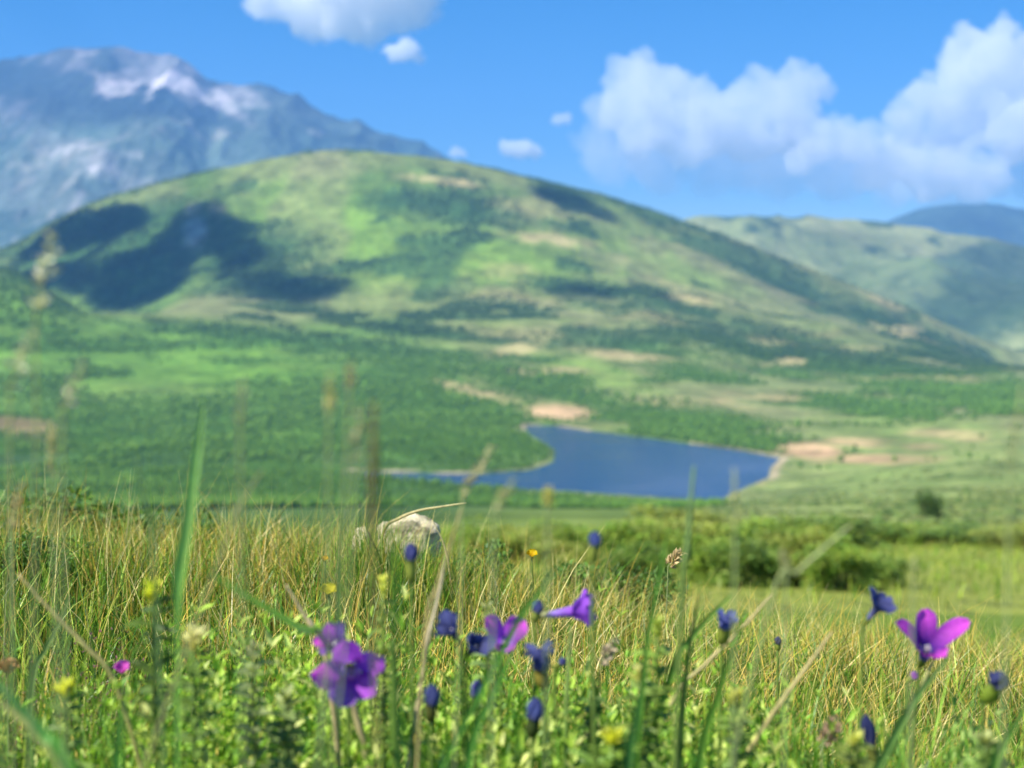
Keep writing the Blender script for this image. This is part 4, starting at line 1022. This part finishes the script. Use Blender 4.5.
stalk("bright green blade at the lower right corner, below the bent navy bud", [(1030, 700), (1016, 722), (1002, 746), (990, 775)], .82, 14, [(.18, .34, .06), (.14, .3, .04)], root_px=980)
stalk("pale blade bending over at the left edge of the grass", [(70, 598), (58, 625), (45, 650), (33, 680)], 1.1, 7, [(.36, .42, .14), (.22, .34, .08)], root_px=22)
stalk("blurred upright pale blade right of the straw seed head at left", [(136, 452), (140, 480), (146, 510), (152, 545)], .72, 5, [(.22, .32, .14), (.2, .3, .1)], root_px=160)
stalk("faint leaning straw stalk right of the broad green blade", [(262, 470), (250, 490), (238, 512), (226, 540)], .68, 4, [(.40, .38, .18), (.36, .34, .14)], "grass_stalk", "grass stalk", None, False)
stalk("thin grey green stem at the lower right below the bright magenta flower", [(940, 648), (930, 668), (918, 695), (900, 735)], 1.04, 6, [(.52, .46, .2), (.2, .3, .06)], "grass_stalk", "grass stalk", 880, False)

# a few dozen taller straws standing clear above the crest
n = 0
# ------------------------------------------------------------------ boulders
mst, nt, out = new_mat("limestone")
p = N(nt, "ShaderNodeBsdfPrincipled"); p.inputs["Roughness"].default_value = .9
cr = ramp(nt, noise_out(nt, 55, 6, .65), (.38, .31, .16), (.80, .70, .44), .32, .6)
lich = ramp(nt, noise_out(nt, 22, 5), (1, 1, 1), (.45, .46, .40), .52, .62)
nt.links.new(mixrgb(nt, "MULTIPLY", 1.0, cr, lich), p.inputs["Base Color"])
b = N(nt, "ShaderNodeBump"); b.inputs["Distance"].default_value = .006; nt.links.new(noise_out(nt, 90, 6, .7), b.inputs["Height"]); nt.links.new(b.outputs[0], p.inputs["Normal"])
nt.links.new(p.outputs[0], out.inputs["Surface"])
def boulder(label, px, pytop, Y, rx, ry, rz, seed):
    bm = bmesh.new(); bmesh.ops.create_icosphere(bm, subdivisions=4, radius=1)
    for q in bm.verts:
        d = q.co.normalized(); k = 1 + .28 * mnoise.noise(d * 1.6 + Vector((seed, 0, 0))) + .14 * mnoise.noise(d * 4 + Vector((0, seed, 0))) + .05 * mnoise.noise(d * 11)
        q.co = Vector((d.x * k * rx, d.y * k * ry, math.copysign(abs(d.z) ** .8, d.z) * k * rz))
    me = bpy.data.meshes.new("boulder"); bm.to_mesh(me); bm.free()
    me.polygons.foreach_set("use_smooth", np.ones(len(me.polygons), bool))
    o = link("boulder", me, None, mst); c = at(px, pytop, Y); o.location = (c.x, c.y, c.z - rz * 1.02)
    return tag(o, label, "boulder")
boulder("pale sunlit limestone boulder breaking the grass crest below the lake's left arm", 408, 517, 2.45, .060, .06, .040, 3)
boulder("small pale stone just left of the limestone boulder", 362, 528, 2.4, .016, .03, .025, 8)
# straw hanging over the stone
for i, (pts, lb) in enumerate([([(466, 503), (440, 507), (418, 511), (398, 519), (384, 531)], "blurred pale straw arching over the top of the limestone boulder"),
                               ([(432, 520), (440, 535), (446, 552), (450, 575)], "thin straw leaning against the limestone boulder's right side")]):
    stalk(lb, pts, 2.3 if i == 0 else 2.2, 4 if i == 0 else 2.5, [(.66, .58, .28), (.5, .42, .18)], "grass_stalk", "grass stalk", 330 if i == 0 else 470, False)

# ------------------------------------------------------------------ shrubs and trees
bark, nt, out = new_mat("bark")
p = N(nt, "ShaderNodeBsdfPrincipled"); p.inputs["Roughness"].default_value = .9
nt.links.new(ramp(nt, noise_out(nt, 14, 5), (.05, .035, .02), (.15, .11, .07)), p.inputs["Base Color"]); nt.links.new(p.outputs[0], out.inputs["Surface"])
def shrub_meshes(seed, nleaf, leafL, pal, rad=.5, trunk=.0, nst=7):
    """a shrub of unit height standing on the origin: branching stems and a crown of leaves in uneven clumps."""
    rr = random.Random(seed); mb = MB(); tips = []
    for i in range(nst):
        th = 2 * math.pi * i / nst + rr.uniform(-.4, .4); out_ = rr.uniform(.3, 1) * rad
        p0 = Vector((rr.gauss(0, .03), rr.gauss(0, .03), 0)); p1 = p0 + Vector((math.cos(th) * out_ * .4, math.sin(th) * out_ * .4, max(trunk, .1) + rr.uniform(.15, .3)))
        p2 = Vector((math.cos(th) * out_ * .8, math.sin(th) * out_ * .8, rr.uniform(.5, .88)))
        mb.tube([p0, p1, p2], [.022, .014, .005], (1, 1, 1), 5); tips += [p2, p1.lerp(p2, .6)]
        for _ in range(2):
            q = p2 + Vector((rr.gauss(0, .12), rr.gauss(0, .12), rr.uniform(-.1, .1))); mb.tube([p1.lerp(p2, .5), q], [.008, .003], (1, 1, 1), 4); tips.append(q)
    if trunk == 0:
        for i in range(nst * 2):
            th = rr.uniform(0, 6.28); tips.append(Vector((math.cos(th) * rad * rr.uniform(.3, .85), math.sin(th) * rad * rr.uniform(.3, .85), rr.uniform(.06, .4))))
    tips.append(Vector((0, 0, .82)))
    P, D, Q, L, Wd, C = [], [], [], [], [], []
    clr = [(t, rr.uniform(.10, .22), rr.uniform(.75, 1.25)) for t in tips]
    for i in range(nleaf):
        t, r, k = rr.choice(clr); d = Vector((rr.gauss(0, 1), rr.gauss(0, 1), rr.gauss(0, .8))); d.normalize()
        q = t + d * r * rr.random() ** .4
        q.z = max(.02, min(q.z, 1.02 + rr.uniform(-.05, .03))); P.append(tuple(q)); D.append((d.x + rr.gauss(0, .4), d.y + rr.gauss(0, .4), d.z + .25 + rr.gauss(0, .3))); Q.append((rr.gauss(0, .5), rr.gauss(0, .5), 1))
        l = leafL * rr.uniform(.7, 1.3); L.append(l); Wd.append(l * .5); c = rr.choice(pal); kk = k * rr.uniform(.8, 1.2); C.append([x * kk for x in c])
    v, f, c = leaves(np.array(P), np.array(D), np.array(Q), np.array(L), np.array(Wd), np.array(C))
    lm = mesh_np("foliage", v, f, c); lm.materials.append(M_LEAF)
    so = bpy.data.meshes.new("stem"); so.from_pydata(mb.v, [], mb.f); so.update(); so.materials.append(bark)
    return so, lm
def plant(name, label, cat, meshes, x, y, h, wid, rot, group=None, parts=("stem", "foliage")):
    root = empty(name, (x, y, gz(x, y) - .02 * h), label, cat, group)
    root.rotation_euler = (0, 0, rot)
    for nm, me in zip(parts, meshes):
        o = link(nm, me, root); o.scale = (wid, wid, h)
    return root
SH = [shrub_meshes(600 + i, 4200, .06, [[(.16, .29, .04), (.23, .36, .05), (.32, .41, .06)], [(.12, .23, .04), (.17, .29, .045), (.25, .33, .06)], [(.22, .30, .05), (.30, .37, .06), (.36, .38, .09)]][i]) for i in range(3)]
def shrub(label, px, top, Y, wpx, i, group="shrubs growing below the meadow crest"):
    u, t = ray(px, top); x = u * Y; z = t * Y; h = max(.5, z - gz(x, Y)); wm = wpx * Y / F
    return plant("shrub", label, "shrub", SH[i % 3], x, Y, h, wm, i * 1.7, group)
SHR = [(700, 531, 34, 85, "dense green shrub at the left end of the dark thicket behind the matted grass"),
       (745, 536, 32, 90, "rounded green shrub directly behind the half open blue bud"),
       (795, 532, 33, 95, "tallest shrub of the dark thicket, right of the tall pale stalk"),
       (845, 541, 31, 85, "green shrub above the drooping blue violet flower"),
       (884, 552, 33, 55, "small low shrub at the thicket's right end beside the lower meadow"),
       (660, 520, 46, 110, "yellow green shrub behind the tall pale stalk in front of the lake"),
       (610, 522, 44, 105, "shrub right behind the blurred blue bud"),
       (565, 523, 50, 110, "yellow green shrub beneath the lake's near shore, right of the buttercup"),
       (515, 524, 48, 105, "bushy shrub behind the buttercup's left"),
       (468, 526, 48, 100, "shrub just right of the limestone boulder in the background"),
       (640, 540, 30, 80, "low dark shrub in front of the yellow green ones, above the tawny seed head"),
       (575, 542, 32, 80, "low shrub directly behind the buttercup and blue bud"),
       (760, 517, 60, 120, "pale shrub beyond the thicket, below the lake's right end"),
       (830, 515, 70, 130, "pale blurred shrub beyond the tallest one, right of the lake"),
       (700, 513, 70, 130, "pale blurred shrub at the edge of the lake's right shore"),
       (900, 522, 80, 90, "low green shrub below the lone tree on the pale slope"),
       (970, 526, 78, 110, "long low green shrub right of the lone tree, along the lower meadow"),
       (1020, 530, 70, 90, "low shrub at the right edge along the lower meadow")]
for i, (px, top, Y, w, lb) in enumerate(SHR): shrub(lb, px, top, Y, w, i)
# lone tree on the pale slope
TR = shrub_meshes(640, 3200, .07, [(.09, .17, .045), (.13, .21, .05)], .5, 0, 6)
u, t = ray(930, 487); Yt = 190
x = u * Yt; plant("tree", "lone dark rounded tree on the pale slope right of the lake", "tree", TR, x, Yt, t * Yt - gz(x, Yt), 36 * Yt / F * .85, .4, parts=("trunk", "crown"))
# leafy shrubs just behind the crest at left, nearly in focus
NS = [shrub_meshes(660 + i, 2600, .075, [(.08, .17, .035), (.12, .25, .045), (.17, .31, .06)], .5) for i in range(2)]
for i, (px, top, Y, w, lb) in enumerate([(30, 487, 3.3, 120, "leafy green shrub at the left edge just behind the grass crest"),
                                         (105, 491, 3.5, 110, "leafy green shrub behind the upright straw seed head"),
                                         (170, 508, 3.4, 90, "low dark leafy shrub behind the broad green blade"),
                                         (-25, 496, 3.0, 110, "leafy shrub cut by the left edge beneath the brown tinged seed head")]):
    u, t = ray(px, top); x = u * Y; plant("leafy_shrub", lb, "shrub", NS[i % 2], x, Y, t * Y - gz(x, Y), w * Y / F, i * 2.1, "leafy shrubs on the grass crest at left")
for i, (px, top, Y, w, lb) in enumerate([(30, 528, 2.15, 85, "bright ferny bush in the grass below the left edge's shrubs"),
                                         (480, 545, 2.6, 70, "low dark heath bush right of the limestone boulder"),
                                         (570, 556, 2.7, 90, "low dark heath bush on the crest right of the buttercup"),
                                         (640, 566, 2.7, 70, "low dark heath bush under the tawny seed head on the crest")]):
    u, t = ray(px, top); x = u * Y; plant("heath_bush", lb, "bush", NS[(i + 1) % 2], x, Y, max(.06, t * Y - gz(x, Y)), w * Y / F, i * 1.3, "low bushes on the grass crest")

# ------------------------------------------------------------------ haze
HB = (-15000, 15000, -3000, 17000, -430, 2450)
x0, x1, y0, y1, z0, z1 = HB
me = bpy.data.meshes.new("haze")
me.from_pydata([(x0, y0, z0), (x1, y0, z0), (x1, y1, z0), (x0, y1, z0), (x0, y0, z1), (x1, y0, z1), (x1, y1, z1), (x0, y1, z1)], [],
               [(0, 3, 2, 1), (4, 5, 6, 7), (0, 1, 5, 4), (1, 2, 6, 5), (2, 3, 7, 6), (3, 0, 4, 7)]); me.update()
m, nt, out = new_mat("haze_air")
pv = N(nt, "ShaderNodeVolumePrincipled"); pv.inputs["Color"].default_value = (.20, .47, 1.0, 1)
pv.inputs["Density"].default_value = 5.6e-5; pv.inputs["Anisotropy"].default_value = 0.0
nt.links.new(pv.outputs[0], out.inputs["Volume"])
tag(link("haze", me, mat=m), "thin blue summer haze filling the valley air", kind="stuff")
